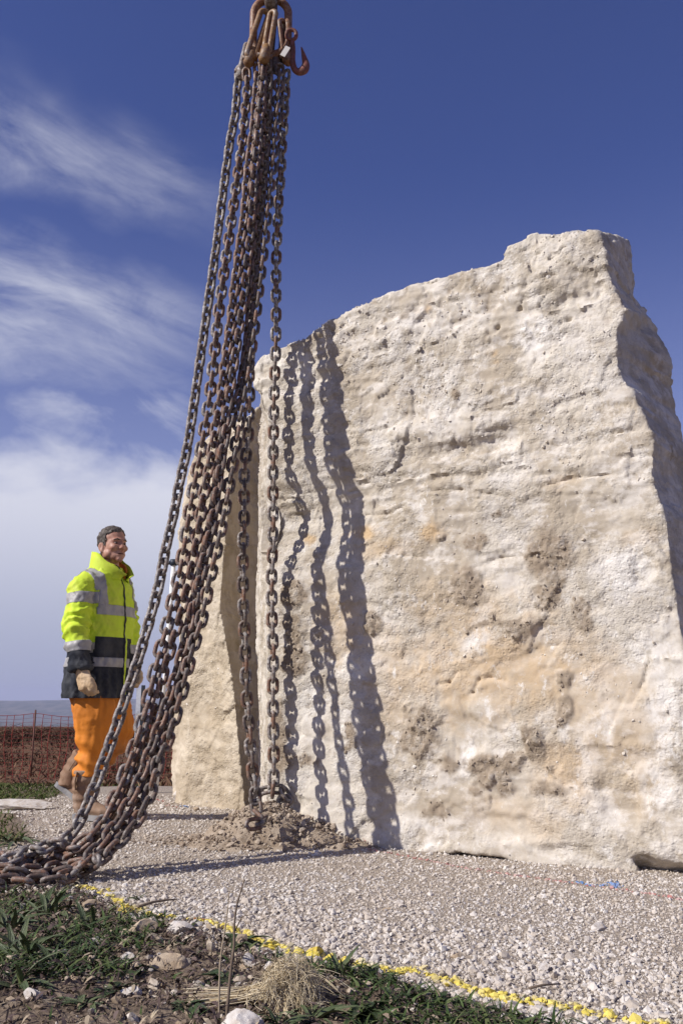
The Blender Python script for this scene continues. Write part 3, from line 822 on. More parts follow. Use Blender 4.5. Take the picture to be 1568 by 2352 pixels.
# ---------------- stones: angular lumps baked into one mesh
def ico(sub=1):
    b = bmesh.new(); bmesh.ops.create_icosphere(b, subdivisions=sub, radius=1.0)
    V = np.array([v.co[:] for v in b.verts]); F = np.array([[v.index for v in f.verts] for f in b.faces]); b.free()
    return V, F
def stone_shapes(n, sub, seed, flat=0.65, rough=0.34):
    r = np.random.default_rng(seed); V0, F0 = ico(sub); out = []
    for k in range(n):
        V = V0.copy()
        for q in range(7):                                   # cut flat facets
            d_ = r.normal(size=3); d_ /= np.linalg.norm(d_); h_ = r.uniform(.45, .9)
            over = np.maximum(V @ d_ - h_, 0); V -= over[:, None] * d_
        V *= r.uniform(1 - rough, 1 + rough, 3) * np.array([1, 1, flat])
        V += r.normal(0, .05, V.shape)
        out.append(V / np.abs(V[:, :2]).max())
    return out, F0
def rot_mats(n, r, tilt=0.5):
    a = r.uniform(0, 2 * np.pi, n); b = r.normal(0, tilt, n); c = r.normal(0, tilt, n)
    ca, sa, cb, sb, cc, sc_ = np.cos(a), np.sin(a), np.cos(b), np.sin(b), np.cos(c), np.sin(c)
    Z = np.zeros(n); O = np.ones(n)
    Ra = np.stack([np.stack([ca, -sa, Z], -1), np.stack([sa, ca, Z], -1), np.stack([Z, Z, O], -1)], 1)
    Rb = np.stack([np.stack([O, Z, Z], -1), np.stack([Z, cb, -sb], -1), np.stack([Z, sb, cb], -1)], 1)
    Rc = np.stack([np.stack([cc, Z, sc_], -1), np.stack([Z, O, Z], -1), np.stack([-sc_, Z, cc], -1)], 1)
    return Ra @ Rb @ Rc
def bake(name, P, R, shapes, F, mats, seed=1, tilt=.5, tone=None, smooth=False):
    r = np.random.default_rng(seed); n = len(P); k = r.integers(0, len(shapes), n)
    Sh = np.stack(shapes)[k]                                  # n, v, 3
    V = np.einsum('nij,nvj->nvi', rot_mats(n, r, tilt), Sh) * R[:, None, None] + P[:, None, :]
    nv = Sh.shape[1]
    FF = (F[None] + (np.arange(n) * nv)[:, None, None]).reshape(-1, F.shape[1])
    me = mesh_np(name, V.reshape(-1, 3), [FF], mats, smooth)
    attr(me, 'tone', np.repeat(r.random(n) if tone is None else tone, nv))
    return me
m_grav = mat('limestone_gravel', rough=.95, spec=.12); t = NT(m_grav); co = t.pos(); tn = t.attr('tone')
c = t.mix(t.range(tn, 0, .5), (0.46, 0.405, 0.345), (0.57, 0.525, 0.475)); c = t.mix(t.range(tn, .5, 1), c, (0.66, 0.625, 0.585))
c = t.mix(t.range(t.noise(2.2, 5, .6, co), .42, .66, 0, .4), c, (0.42, 0.345, 0.27))
c = t.mix(t.range(t.noise(120, 3, .6, co), .4, .7, 0, .4), c, (0.42, 0.34, 0.26))
c = t.mix(t.math('MULTIPLY', t.attr('paint_yellow'), .92), c, (0.70, 0.57, 0.11)); c = t.mix(t.math('MULTIPLY', t.attr('paint_red'), .55), c, (0.52, 0.20, 0.19)); c = t.mix(t.math('MULTIPLY', t.attr('paint_blue'), .75), c, (0.10, 0.24, 0.54))
t.color(c)
t.bump(t.noise(260, 3, .6, co), .4, .003)
shp, shF = stone_shapes(14, 1, 3)
V0_, shF0 = ico(0) if False else (None, None)
shp0, shF0 = (lambda b: b)(stone_shapes(12, 1, 5))
def lowpoly(n, seed, flat=.65):
    r = np.random.default_rng(seed); b = bmesh.new(); bmesh.ops.create_icosphere(b, subdivisions=1, radius=1.0)
    V0 = np.array([v.co[:] for v in b.verts]); F0 = np.array([[v.index for v in f.verts] for f in b.faces]); b.free()
    out = []
    for k in range(n):
        V = V0 * r.uniform(.62, 1.25, (len(V0), 1)) * r.uniform(.7, 1.2, 3) * np.array([1, 1, flat]); out.append(V / np.abs(V[:, :2]).max())
    return out, F0
lp, lpF = lowpoly(24, 11)
r_ = np.random.default_rng(21)
def scatter(n, x0, x1, y0, y1, dens, rr):
    """rejection-sampled points; dens(x, y) in 0..1"""
    x = rr.uniform(x0, x1, n); y = rr.uniform(y0, y1, n)
    k = rr.random(n) < dens(x, y)
    return x[k], y[k]
def view_ok(x, y): return (np.abs(x) < 0.45 * y + 0.35)
def behind_rock(x, y):
    s_ = (np.stack([x, y], -1) - fp[:2]) @ fa[:2]; q = (np.stack([x, y], -1) - fp[:2]) @ fn[:2]
    return (q < -0.12) & (s_ > -0.75)
def edgefac(x, y):
    d_ = poly_dist(x, y, gravel_poly); return d_
PAINT = [('paint_yellow', line_pix, .025), ('paint_red', red_pix, .011), ('paint_blue', blue_pix, .011)]
def line_dist(x, y, pts):
    d = np.full(x.shape, 1e9)
    for (x0, y0), (x1, y1) in zip(pts, pts[1:]):
        L = (x1 - x0) ** 2 + (y1 - y0) ** 2 + 1e-12
        t_ = np.clip(((x - x0) * (x1 - x0) + (y - y0) * (y1 - y0)) / L, 0, 1)
        d = np.minimum(d, np.hypot(x - x0 - t_ * (x1 - x0), y - y0 - t_ * (y1 - y0)))
    return d
def d_gravel(x, y):
    d_ = poly_dist(x, y, gravel_poly)
    e = fbm(np.stack([x, y, 0 * x], -1), 6, 3, .6, 33) * .07
    p = np.clip(1.15 * (2.6 / y) ** 1.6, 0.10, 1)
    return np.where((d_ + e > -0.02) & view_ok(x, y) & ~behind_rock(x, y), p, 0)
x, y = scatter(150000, -2.9, 2.6, 1.95, 7.6, d_gravel, r_)
d_ = poly_dist(x, y, gravel_poly)
coarse = np.clip(1 - d_ / .9, 0, 1) * np.clip((4.6 - y) / 1.5, 0, 1)
rad = np.exp(r_.normal(0, .38, len(x))) * (0.0046 + 0.0033 * coarse + 0.0006 * np.clip(y - 3, 0, 4))
rad = np.clip(rad, .003, .020)
P = np.stack([x, y, ground_z(x, y) + heap(x, y) * 0 + rad * .12], -1)
keep = r_.random(len(x)) < .97
gravel_me = bake('gravel', P, rad, lp, lpF, [m_grav], 5, .5)
for nm_, pix_, w_ in PAINT:
    attr(gravel_me, nm_, np.repeat(np.clip(1.45 - line_dist(x, y, [gpt(*q) for q in pix_]) / w_ + .9 * fbm(np.stack([x, y, 0 * x], -1), 16, 4, .6, 35) * 1.3, 0, 1), len(lp[0])))
gravel = tag(link('gravel', gravel_me), kind='stuff')
print('gravel', len(P))
# tiny grit between, only close by
x, y = scatter(60000, -1.9, 1.7, 1.95, 4.6, lambda x, y: np.where((poly_dist(x, y, gravel_poly) > -.1) & view_ok(x, y), np.clip((2.3 / y) ** 2, .1, 1), 0), r_)
rad = np.exp(r_.normal(0, .3, len(x))) * .0026
tag(link('grit', bake('grit', np.stack([x, y, ground_z(x, y) + .001], -1), rad, lp[:8], lpF, [m_grav], 6)), kind='stuff')

# ---------------- soil heap
hx = np.arange(-1.25, .42, .014); hy = np.arange(4.30, 5.75, .014)
HX, HYg = np.meshgrid(hx, hy); hz = heap(HX, HYg)
PH = np.stack([HX, HYg, hz], -1).reshape(-1, 3)
clod = fbm(PH, 14, 4, .6, 71).reshape(HX.shape)
hz2 = ground_z(HX.ravel(), HYg.ravel()).reshape(HX.shape) + hz + np.clip(hz / .05, 0, 1) * clod * .030 - .018
ii = np.arange(HX.size).reshape(HX.shape)
Fh = np.stack([ii[:-1, :-1], ii[:-1, 1:], ii[1:, 1:], ii[1:, :-1]], -1).reshape(-1, 4)
m_soil = mat('crumbly_soil', rough=.97, spec=.08); t = NT(m_soil); co = t.pos()
t.color(t.mix(t.range(t.noise(16, 6, .7, co), .3, .7), (0.28, 0.215, 0.155), (0.44, 0.365, 0.285)))
t.bump(t.noise(80, 6, .7, co), .8, .012)
soil_me = mesh_np('soil_heap', np.stack([HX, HYg, hz2], -1).reshape(-1, 3), [Fh], [m_soil], True)
tag(link('soil_heap', soil_me), 'low heap of crumbly brown soil at the foot of the rock', 'soil heap', kind='stuff')
def heap_z(x, y):
    x = np.asarray(x, float); y = np.asarray(y, float)
    return ground_z(np.ravel(x), np.ravel(y)).reshape(np.shape(x)) + heap(x, y)
x, y = scatter(9000, -1.2, .35, 4.35, 5.5, lambda x, y: np.clip(heap(x, y) / .06, 0, 1), r_)
rad = np.clip(np.exp(r_.normal(0, .55, len(x))) * .0058, .003, .026)
m_clod = mat('soil_clod', rough=.97, spec=.08); t = NT(m_clod); co = t.pos()
t.color(t.mix(t.attr('tone'), (0.27, 0.205, 0.15), (0.47, 0.395, 0.315))); t.bump(t.noise(140, 4, .7, co), .6, .006)
tag(link('soil_clods', bake('soil_clods', np.stack([x, y, heap_z(x, y) + rad * .2 - .01], -1), rad, shp, shF, [m_clod], 9, .7)), kind='stuff')

# mud still stuck to the rock face
rad = np.clip(np.exp(r_.normal(0, .55, len(mud_pts))) * .0044, .0025, .015)
m_mud = mat('dried_mud', rough=.97, spec=.08); t = NT(m_mud); co = t.pos()
t.color(t.mix(t.attr('tone'), (0.30, 0.24, 0.18), (0.45, 0.385, 0.31))); t.bump(t.noise(150, 4, .7, co), .6, .005)
tag(link('mud', bake('mud', mud_pts + mud_nrm * (rad * .05)[:, None], rad, shp, shF, [m_mud], 15, 1.0), rock), kind='stuff')
rad = np.clip(np.exp(r_.normal(0, .5, len(chip_pts))) * .0050, .0025, .016)
m_chip = mat('limestone_crust', rough=.95, spec=.12); t = NT(m_chip); co = t.pos()
t.color(t.mix(t.range(t.noise(6, 8, .7, co), .40, .62), t.mix(t.attr('tone'), (0.48, 0.41, 0.32), (0.62, 0.56, 0.48)), (0.72, 0.68, 0.62))); t.bump(t.noise(150, 4, .7, co), .6, .005)
tag(link('crust', bake('crust', chip_pts - chip_nrm * (rad * .22)[:, None], rad, shp, shF, [m_chip], 16, 1.0), rock), kind='stuff')
# ---------------- painted lines on the gravel
def paint(name, col):
    m = mat(name, col, .8, spec=.2); t = NT(m); co = t.coord()
    t.color(t.mix(t.range(t.noise(3.2, 4, .6, co), .5, .68, 0, .55), col, (0.60, 0.54, 0.42)))
    t.bump(t.noise(9, 4, .6, co), .4, .1)
    return m
m_yel, m_red, m_blu, m_ora = paint('yellow_paint', (0.70, 0.56, 0.09)), paint('red_paint', (0.50, 0.20, 0.18)), paint('blue_paint', (0.10, 0.24, 0.52)), paint('orange_paint', (0.62, 0.17, 0.05))
ST = {}
for nm, mm in (('yellow', m_yel), ('red', m_red), ('blue', m_blu), ('orange', m_ora)):
    ST[nm] = []
    for k in range(6):
        me = mesh_np('painted_stone', shp[k], [shF], [mm]); ST[nm].append(me)
def painted_line(label, pix, per_m, kind, rmean, width, seed, cat='painted line', gaps=(), limit=260, extra=None):
    rr = np.random.default_rng(seed)
    pts = [at_z(*p) for p in pix]
    root = thing('painted_line', tuple(pts[0]), label, cat)
    cnt = 0
    for i in range(len(pts) - 1):
        if i in gaps: continue
        a, b = pts[i], pts[i + 1]; L = (b - a).length
        n = max(1, int(L * per_m + rr.random()))
        for k in range(n):
            if cnt >= limit: break
            f = (k + rr.random()) / n
            q = a.lerp(b, f); dv = (b - a).normalized()
            off = rr.normal(0, width)
            x_, y_ = q.x - dv.y * off, q.y + dv.x * off
            rad = float(np.clip(rmean * math.exp(rr.normal(0, .32)), .003, .03))
            z_ = float(heap_z(np.array([x_]), np.array([y_]))[0]) + rad * .32
            kk = (extra(q.x, q.y, rr) if extra else None) or kind
            o = bpy.data.objects.new('stone', ST[kk][rr.integers(0, 6)])
            COL.objects.link(o); o.parent = root
            o.location = Vector((x_, y_, z_)) - root.location
            o.rotation_euler = (rr.normal(0, .4), rr.normal(0, .4), rr.uniform(0, 6.28)); o.scale = (rad * 1.15, rad * 1.15, rad * .75)
            cnt += 1
    return root
ox0, oy0 = gpt(452, 2126)
painted_line('bright yellow sprayed stones marking the edge of the gravel across the foreground', line_pix, 52, 'yellow', .0098, .020, 3, gaps=(), limit=290,
             extra=lambda x, y, rr: 'orange' if math.hypot(x - ox0, (y - oy0) * .7) < .07 and rr.random() < .7 else None)
painted_line('thin pink sprayed line on the gravel running along the foot of the rock', [(820, 1938), (849, 1954), (963, 1974), (1077, 1995), (1167, 2008), (1257, 2022), (1330, 2031), (1437, 2044), (1563, 2067), (1640, 2078)], 52, 'red', .0050, .009, 5, limit=130)
painted_line('faint pink sprayed line on the gravel left of the rock near the man', [(355, 1832), (372, 1842), (388, 1853), (420, 1862)], 36, 'red', .006, .012, 7, limit=60)
painted_line('short blue sprayed mark on the gravel near the right corner of the rock', [(1317, 2025), (1345, 2031), (1371, 2034), (1400, 2032), (1407, 2026), (1414, 2039)], 70, 'blue', .0055, .012, 6, cat='paint mark', limit=70)
painted_line('small blue sprayed mark on the gravel by the left end of the rock', [(414, 1853), (424, 1855), (434, 1857)], 30, 'blue', .009, .010, 8, cat='paint mark', limit=20)
# ------------------------------------------------------------------ lifting gear at the top
M_ORANGE = chain_mat('rust_orange', (0.155, 0.065, 0.034), (0.23, 0.10, 0.038), (0.42, 0.30, 0.20), .5, (0.06, 0.035, 0.025))
M_YELLOW = chain_mat('worn_yellow_paint', (0.24, 0.125, 0.040), (0.16, 0.070, 0.028), (0.40, 0.30, 0.18), .4, (0.06, 0.035, 0.025))
M_REDP = chain_mat('worn_red_paint', (0.20, 0.055, 0.040), (0.13, 0.050, 0.032), (0.36, 0.24, 0.20), .3, (0.05, 0.030, 0.025))
m_tag = mat('white_tag', (0.75, 0.72, 0.66), .6)
def oval(cx, cy, hw, hl, bar, y, tilt=0.0, yaw=0.0, n=40, lean=0.0):
    """closed ring: centre px, half width / half length in metres, in an upright plane turned by yaw, leaning sideways by tilt"""
    c = at_y(cx, cy, y)
    pts = []
    for i in range(n):
        a = 2 * math.pi * i / n
        u, v = hw * math.cos(a), hw * math.sin(a) + (hl - hw) * (1 if math.sin(a) > 1e-6 else -1 if math.sin(a) < -1e-6 else 0)
        u, v = u * math.cos(tilt) + v * math.sin(tilt), -u * math.sin(tilt) + v * math.cos(tilt)
        pts.append(Vector((u * math.cos(yaw), u * math.sin(yaw) + v * math.sin(lean), v * math.cos(lean))))
    V, F = [], []
    nn = Vector((-math.sin(yaw), math.cos(yaw) * math.cos(lean), -math.sin(lean)))
    for i in range(n):
        t_ = (pts[(i + 1) % n] - pts[i - 1]).normalized(); w = t_.cross(nn).normalized()
        for j in range(10):
            q = 2 * math.pi * j / 10
            V.append(pts[i] + w * (bar * math.cos(q)) + nn * (bar * math.sin(q)))
    for i in range(n):
        for j in range(10):
            F.append((i * 10 + j, i * 10 + (j + 1) % 10, ((i + 1) % n) * 10 + (j + 1) % 10, ((i + 1) % n) * 10 + j))
    return c, V, F
# master ring
c, V, F = oval(622, 62, .108, .200, .0245, HY, n=56)
o = link('master_ring', MB().add(V, F).mesh('master_ring', [M_ORANGE]), loc=c)
tag(o, 'big rusty oval lifting ring at the very top that all the chains hang from', 'lifting ring')
ring_c = c
# crane hook gripping the ring, its shank and wire going up out of the picture
hk = thing('crane_hook', at_y(621, -45, HY), 'dark crane hook tip seen inside the big oval lifting ring at the top edge', 'hook')
b = MB()
c0 = ring_c + Vector((0, 0, .200))
arc = []
for i in range(15):
    a = math.radians(-215 + 215 * i / 14 * 1.22)
    arc.append(c0 + Vector((0, .10 * math.cos(a), .055 + .10 * math.sin(a))))
b.tube([p - hk.location for p in arc], [.012 + .03 * math.sin(math.pi * min(1, (i + 2) / 15)) for i in range(15)], 10)
link('bill', b.mesh('bill', [M_DARK]), hk)
b = MB(); b.tube([(-.0, .10, .10), (0, .07, .30), (0, 0, .42), (0, 0, .62)], [.03, .034, .034, .034], 12); link('shank', b.mesh('shank', [M_DARK]), hk)
b = MB(); b.box((0, 0, .84), (.16, .10, .24)); link('hook_block', b.mesh('hook_block', [M_YELLOW], False), hk)
b = MB()
for sx in (-.08, .08): b.tube([(sx, 0, 1.05), (sx * .8, 0, 14)], .011, 8)
link('wire_rope', b.mesh('wire_rope', [M_DARK]), hk)
# coupling links hanging in the ring
def coupling(label, top, bot, y, w, bar, mt, yaw, mats=None):
    a, b_ = at_y(*top, y), at_y(*bot, y)
    cc = (a + b_) / 2; L = (a - b_).length / 2
    tilt = math.atan2((a - b_).x, (a - b_).z)
    px, py = (top[0] + bot[0]) / 2, (top[1] + bot[1]) / 2
    c, V, F = oval(px, py, w, L, bar, y, tilt, yaw)
    root = thing('coupling_link', c, label, 'coupling link', 'coupling links hanging in the big ring')
    link('loop', MB().add(V, F).mesh('loop', [mt]), root)
    # clevis jaw and pin that take the chain
    t_ = (b_ - a).normalized()
    q = b_ - c
    jb = MB()
    jb.tube([q - t_ * .075, q - t_ * .03, q + t_ * .03, q + t_ * .052], [.020, .033, .036, .018], 10)
    link('jaw', jb.mesh('jaw', [mt]), root)
    pb = MB(); pb.tube([q + Vector((-.046, -.01, 0)), q + Vector((.046, .01, 0))], .014, 8); link('pin', pb.mesh('pin', [M_RUST]), root)
    return root
coupling('yellowish rusty coupling link, the left one standing up in the big ring', (610, 22), (574, 135), HY - .06, .026, .0175, M_YELLOW, .35)
coupling('yellowish rusty coupling link in the middle below the crane hook', (629, 30), (608, 128), HY - .09, .022, .0165, M_YELLOW, -.5)
coupling('dark rusty coupling link behind the two yellowish ones', (640, 52), (632, 150), HY + .02, .030, .0185, M_DARK, .3)
coupling('reddish slim coupling link at the right side of the big ring', (648, 50), (660, 132), HY + .0, .026, .0150, M_ORANGE, .6)
coupling('grey worn coupling link low at the left of the chain tops', (574, 100), (556, 165), HY + .03, .024, .0150, M_DUST, .9)
tg_ = thing('inspection_tag', at_y(655, 118, HY - .10), 'small white metal tag wired among the chain tops', 'tag')
b = MB()
Mt = Matrix.Rotation(.5, 3, 'Y')
b.box((0, 0, 0), (.016, .002, .036), Mt); link('plate', b.mesh('plate', [m_tag], False), tg_)
b = MB(); b.tube([(0, 0, .03), (-.012, .03, .06), (-.02, .06, .07)], .003, 6); link('wire', b.mesh('wire', [M_DARK]), tg_)
# free hooks
def grab_hook(label, pts, y, rads, mt, eye, thick=.7):
    root = thing('grab_hook', at_y(*pts[0], y), label, 'hook', 'grab hooks among the chain tops')
    P = [at_y(px, py, y) - root.location for px, py in pts]
    b = MB(); b.tube(P, [(r, r * thick) for r in rads], 12, ref=(0, 1, 0)); link('hook', b.mesh('hook', [mt]), root)
    c, V, F = oval(eye[0], eye[1], .030, .036, .012, y)
    link('eye', MB().add([Vector(v) + c - root.location for v in V], F).mesh('eye', [mt]), root)
    return root
def spl(pts, n=5):
    out = []
    for i in range(len(pts) - 1):
        p0, p1, p2, p3 = [np.array(pts[min(max(k, 0), len(pts) - 1)], float) for k in (i - 1, i, i + 1, i + 2)]
        for k in range(n):
            t_ = k / n
            out.append(tuple(0.5 * ((2 * p1) + (p2 - p0) * t_ + (2 * p0 - 5 * p1 + 4 * p2 - p3) * t_ ** 2 + (3 * p1 - p0 - 3 * p2 + p3) * t_ ** 3)))
    out.append(tuple(pts[-1])); return out
hp = spl([(671, 92), (673, 115), (672, 140), (676, 158), (686, 165), (698, 160), (702, 148), (698, 130), (692, 108)])
nr = len(hp)
rads = [float(np.interp(i / (nr - 1), [0, .2, .45, .62, .75, .9, 1], [.014, .016, .022, .030, .024, .013, .003])) for i in range(nr)]
grab_hook('reddish grab hook with its point up, sticking out at the right of the chain tops', hp, HY - .02, rads, M_REDP, (669, 80))
hp = spl([(578, 128), (566, 140), (556, 152), (549, 166), (550, 178), (560, 176), (566, 166)])
nr = len(hp)
rads = [float(np.interp(i / (nr - 1), [0, .3, .6, .8, 1], [.016, .026, .030, .022, .010])) for i in range(nr)]
grab_hook('grey and red grab hook curled round the top of the outer left chain', hp, HY + .06, rads, M_DUST, (583, 120))
# the part of the chains wrapped round the soil heap
sl = [(580, 1838, .165), (592, 1822, .19), (606, 1814, .21), (622, 1812, .22), (640, 1812, .225), (655, 1815, .22), (664, 1826, .20), (662, 1842, .17), (650, 1850, .16), (634, 1852, .155), (618, 1862, .14)]
def lie_heap(L):
    out = []
    for px, py, z in L:
        y = 4.93
        p = at_y(px, py, y)
        for _ in range(30):
            hz_ = float(heap_z(np.array([p.x]), np.array([p.y]))[0]) + .03
            d_ = ray(px, py)
            p = CAM + d_ * ((hz_ - CAM.z) / d_.z) if d_.z < -1e-4 else p
            if p.y > 5.12: p = at_y(px, py, 5.08); break
        out.append(p)
    return out
make_chain('short length of pale chain looped round the top of the soil heap against the rock', lie_heap(sl), ('dust',), roll_fn=lambda f: R_(30), group=None, jit=.3)
gp = [Vector(CH['G'][1][-1]), Vector(CH['G'][1][-1]) + Vector((.015, -.05, -.055)), Vector(CH['G'][1][-1]) + Vector((.05, -.10, -.07)), Vector(CH['G'][1][-1]) + Vector((.02, -.16, -.09)), Vector(CH['G'][1][-1]) + Vector((-.04, -.17, -.085))]
make_chain('loose chain end lying on the near slope of the soil heap', [Vector((p.x, p.y, max(p.z, float(heap_z(np.array([p.x]), np.array([p.y]))[0]) + .03))) for p in gp], ('dark', 'rust'), roll_fn=lambda f: R_(20), group=None, jit=.3)
# ------------------------------------------------------------------ the man
MY = 5.68
KS = MY / 6.0
class MBp(MB):
    def tube(s, pts, rad, *a, **k):
        f = lambda r: r * KS if isinstance(r, (int, float)) else (r[0] * KS, r[1] * KS)
        return MB.tube(s, pts, f(rad) if isinstance(rad, (int, float)) else [f(r) for r in rad], *a, **k)
mF = Vector((0.906, -0.423, 0)); mL = Vector((0.423, 0.906, 0)); mU = Vector((0, 0, 1))
def J(px, py, dy=0.0): return at_y(px, py, MY + dy * KS)
foot_z = gz1(*J(205, 1880).xy)
O_ = J(236, 1600); O_ = Vector((O_.x, O_.y, foot_z))            # base of the figure
def loc(pts): return [Vector(p) - O_ for p in pts]
def zz(py): return J(240, py).z
cloth_noise = lambda V, s, k: fbm(np.asarray(V), s, 3, .5, k)
# body: one continuous surface: head, neck, trunk, limbs (mostly under clothes)
hF = Vector((0.76, -0.65, 0.06)).normalized(); hL = mU.cross(hF).normalized(); hU = hF.cross(hL).normalized()
HM = Matrix((hF, hL, hU)).transposed()
HC = J(259, 1259, -0.02)
HS = 1.04 * KS
def hp_(f, l, u): return HC + HM @ (Vector((f, l, u)) * HS)
b = MBp()
def he(c, r, yaw=0.0): b.ellipsoid(hp_(*c) - O_, [q * HS for q in r], HM @ Matrix.Rotation(yaw, 3, 'Z'), 18, 12)
he((-.012, 0, .055), (.098, .079, .086)); he((.030, 0, .010), (.068, .068, .085)); he((.034, 0, -.058), (.054, .055, .042)); he((.072, 0, -.084), (.022, .026, .020))
he((.092, 0, .006), (.018, .011, .030)); he((.103, 0, -.013), (.015, .013, .011)); he((.100, .012, -.020), (.010, .009, .008)); he((.100, -.012, -.020), (.010, .009, .008))
he((.078, 0, .038), (.022, .050, .012)); he((.066, .040, -.010), (.028, .024, .022)); he((.066, -.040, -.010), (.028, .024, .022))
he((.085, 0, -.045), (.013, .025, .007)); he((.084, 0, -.058), (.013, .022, .008))
he((.010, .055, -.045), (.045, .018, .030)); he((.010, -.055, -.045), (.045, .018, .030))
for s_ in (-1, 1):
    he((-.012, s_ * .080, .000), (.020, .008, .034), s_ * -.35); he((-.006, s_ * .079, -.026), (.010, .008, .014))
b.tube(loc([hp_(-.02, 0, -.03), hp_(-.03, 0, -.10), J(251, 1312), J(246, 1345)]), [.060, .062, .070, .105], 14)
b.tube(loc([J(246, 1335), J(244, 1400), J(236, 1500), J(226, 1590)]), [(.14, .10), (.16, .12), (.15, .11), (.16, .12)], 16, ref=mF)
b.tube(loc([J(238, 1330, -.06), J(194, 1342, -.19), J(178, 1443, -.28), J(188, 1533, -.33)]), [.06, .058, .052, .036], 12)
b.tube(loc([J(248, 1330, .06), J(275, 1332, .17), J(284, 1430, .20), J(296, 1510, .16)]), [.07, .062, .052, .036], 12)
b.tube(loc([J(218, 1585, -.07), J(220, 1690, -.08), J(196, 1830, -.08)]), [.095, .072, .050], 12)
b.tube(loc([J(242, 1585, .08), J(276, 1680, .09), J(172, 1780, .12)]), [.095, .070, .050], 12)
body_me = remesh(b.mesh('person'), .0065, 3, .5, 'person')
V = verts_of(body_me); Nn = normals_of(body_me)
H = (V + np.array(O_) - np.array(HC)) @ np.array(HM) / HS           # head coordinates
d = np.zeros(len(V))
for s_ in (-1, 1):                                                   # eye sockets, mouth corner, cheek hollow, ear bowl
    d -= .011 * np.exp(-(((H[:, 0] - .085) / .03) ** 2 + ((H[:, 1] - s_ * .031) / .016) ** 2 + ((H[:, 2] - .018) / .011) ** 2))
    d -= .005 * np.exp(-(((H[:, 0] - .07) / .03) ** 2 + ((H[:, 1] - s_ * .030) / .008) ** 2 + ((H[:, 2] + .030) / .022) ** 2))
    d -= .007 * np.exp(-(((H[:, 0] + .006) / .010) ** 2 + ((H[:, 1] - s_ * .088) / .012) ** 2 + ((H[:, 2] - .002) / .018) ** 2))
d -= .005 * np.exp(-(((H[:, 0] - .095) / .02) ** 2 + (H[:, 1] / .022) ** 2 + ((H[:, 2] + .0515) / .0035) ** 2))
set_verts(body_me, V + Nn * d[:, None] * HS)
m_skin = mat('skin', (0.42, 0.22, 0.155), .5, spec=.35); t = NT(m_skin); co = t.coord()
t.color(t.mix(t.range(t.noise(28, 4, .6, co), .35, .65), (0.36, 0.165, 0.115), (0.46, 0.26, 0.19))); t.bump(t.noise(160, 4, .6, co), .25, .003)
lip = np.exp(-(((H[:, 0] - .095) / .02) ** 2 + (H[:, 1] / .024) ** 2 + ((H[:, 2] + .0515) / .008) ** 2))
body_me.materials.clear(); body_me.materials.append(m_skin)
person = link('person', body_me, loc=O_)
tag(person, 'man in yellow and navy hi-vis jacket, orange trousers and tan boots walking', 'person')
# hair: the covered part of the scalp, raised and roughened
def extract(me, pred, off, name, mats, noise=None, smooth=True, rim=0.0):
    bm = bmesh.new(); bm.from_mesh(me)
    bm.normal_update()
    kill = [f for f in bm.faces if not pred(f)]
    bmesh.ops.delete(bm, geom=kill, context='FACES')
    for v in bm.verts: v.co += v.normal * (off + (noise(v.co) if noise else 0))
    if rim:                                                     # turn the cut edge down so that the sheet reads as thick
        r_ = bmesh.ops.extrude_edge_only(bm, edges=[e for e in bm.edges if e.is_boundary])
        for v in [g for g in r_['geom'] if isinstance(g, bmesh.types.BMVert)]: v.co -= v.normal * rim
    out = bpy.data.meshes.new(name); bm.to_mesh(out); bm.free()
    out.materials.clear()
    for m in mats: out.materials.append(m)
    out.polygons.foreach_set('material_index', [0] * len(out.polygons))
    out.polygons.foreach_set('use_smooth', [smooth] * len(out.polygons)); out.update()
    return out
hmi = HM.transposed()
def hc(v): return hmi @ (Vector(v) + O_ - HC) / HS
def hair_pred(f):
    h = hc(f.calc_center_median())
    if h.z < -.075: return False
    fr = h.x
    if fr > .02:
        line = .098 + .006 * math.sin(h.y * 70)
        if fr < .055: line = .098 - (.055 - fr) * 1.9
        if abs(h.y) > .05 and fr > .03: line = max(line, .085)
    elif fr > -.012: line = .012 if fr > .004 else -.012
    else: line = -.062 - max(0, -.05 - fr) * .1
    if abs(h.y) > .072 and -.045 < fr < .012 and h.z < .034: return False
    return h.z > line
from mathutils import noise as mn
m_hair = mat('dark_hair', (0.045, 0.034, 0.028), .55, spec=.3); t = NT(m_hair); co = t.coord()
t.color(t.mix(t.range(t.noise(45, 5, .65, co), .42, .66), (0.050, 0.038, 0.032), (0.17, 0.145, 0.125))); t.bump(t.noise(210, 4, .7, co), .8, .006)
def hn(v):
    h = hc(v)
    return .006 * mn.noise(v * 60) + .005 * mn.noise(v * 150) + (.014 * max(0, min(1, (h.x - .045) / .04)) * max(0, min(1, (h.z - .095) / .02)))
link('hair', extract(body_me, hair_pred, .0055, 'hair', [m_hair], hn, True, .009), person)
m_eye = mat('eye_dark', (0.03, 0.02, 0.018), .25, spec=.5); m_white = mat('eye_white', (0.26, 0.21, 0.19), .4)
for s_ in (-1, 1):
    e = MB(); e.ellipsoid(hp_(.0745, s_ * .031, .017) - O_, (.0120, .0120, .0052), HM, 12, 8)
    eo = link('eye', e.mesh('eye', [m_white]), person)
    e = MB(); e.ellipsoid(hp_(.0835, s_ * .031, .0165) - O_, (.0050, .0062, .0060), HM, 10, 6)
    link('iris', e.mesh('iris', [m_eye]), eo)
    e = MB(); e.tube(loc([hp_(.094, s_ * .014, .036), hp_(.093, s_ * .030, .041), hp_(.078, s_ * .050, .036)]), [.004, .0052, .003], 8)
    link('eyebrow', e.mesh('eyebrow', [m_hair]), person)
e = MB(); e.tube(loc([hp_(.088, -.021, -.0530), hp_(.0965, -.008, -.0515), hp_(.0965, .008, -.0515), hp_(.088, .021, -.0530)]), [.002, .0032, .0032, .002], 8)
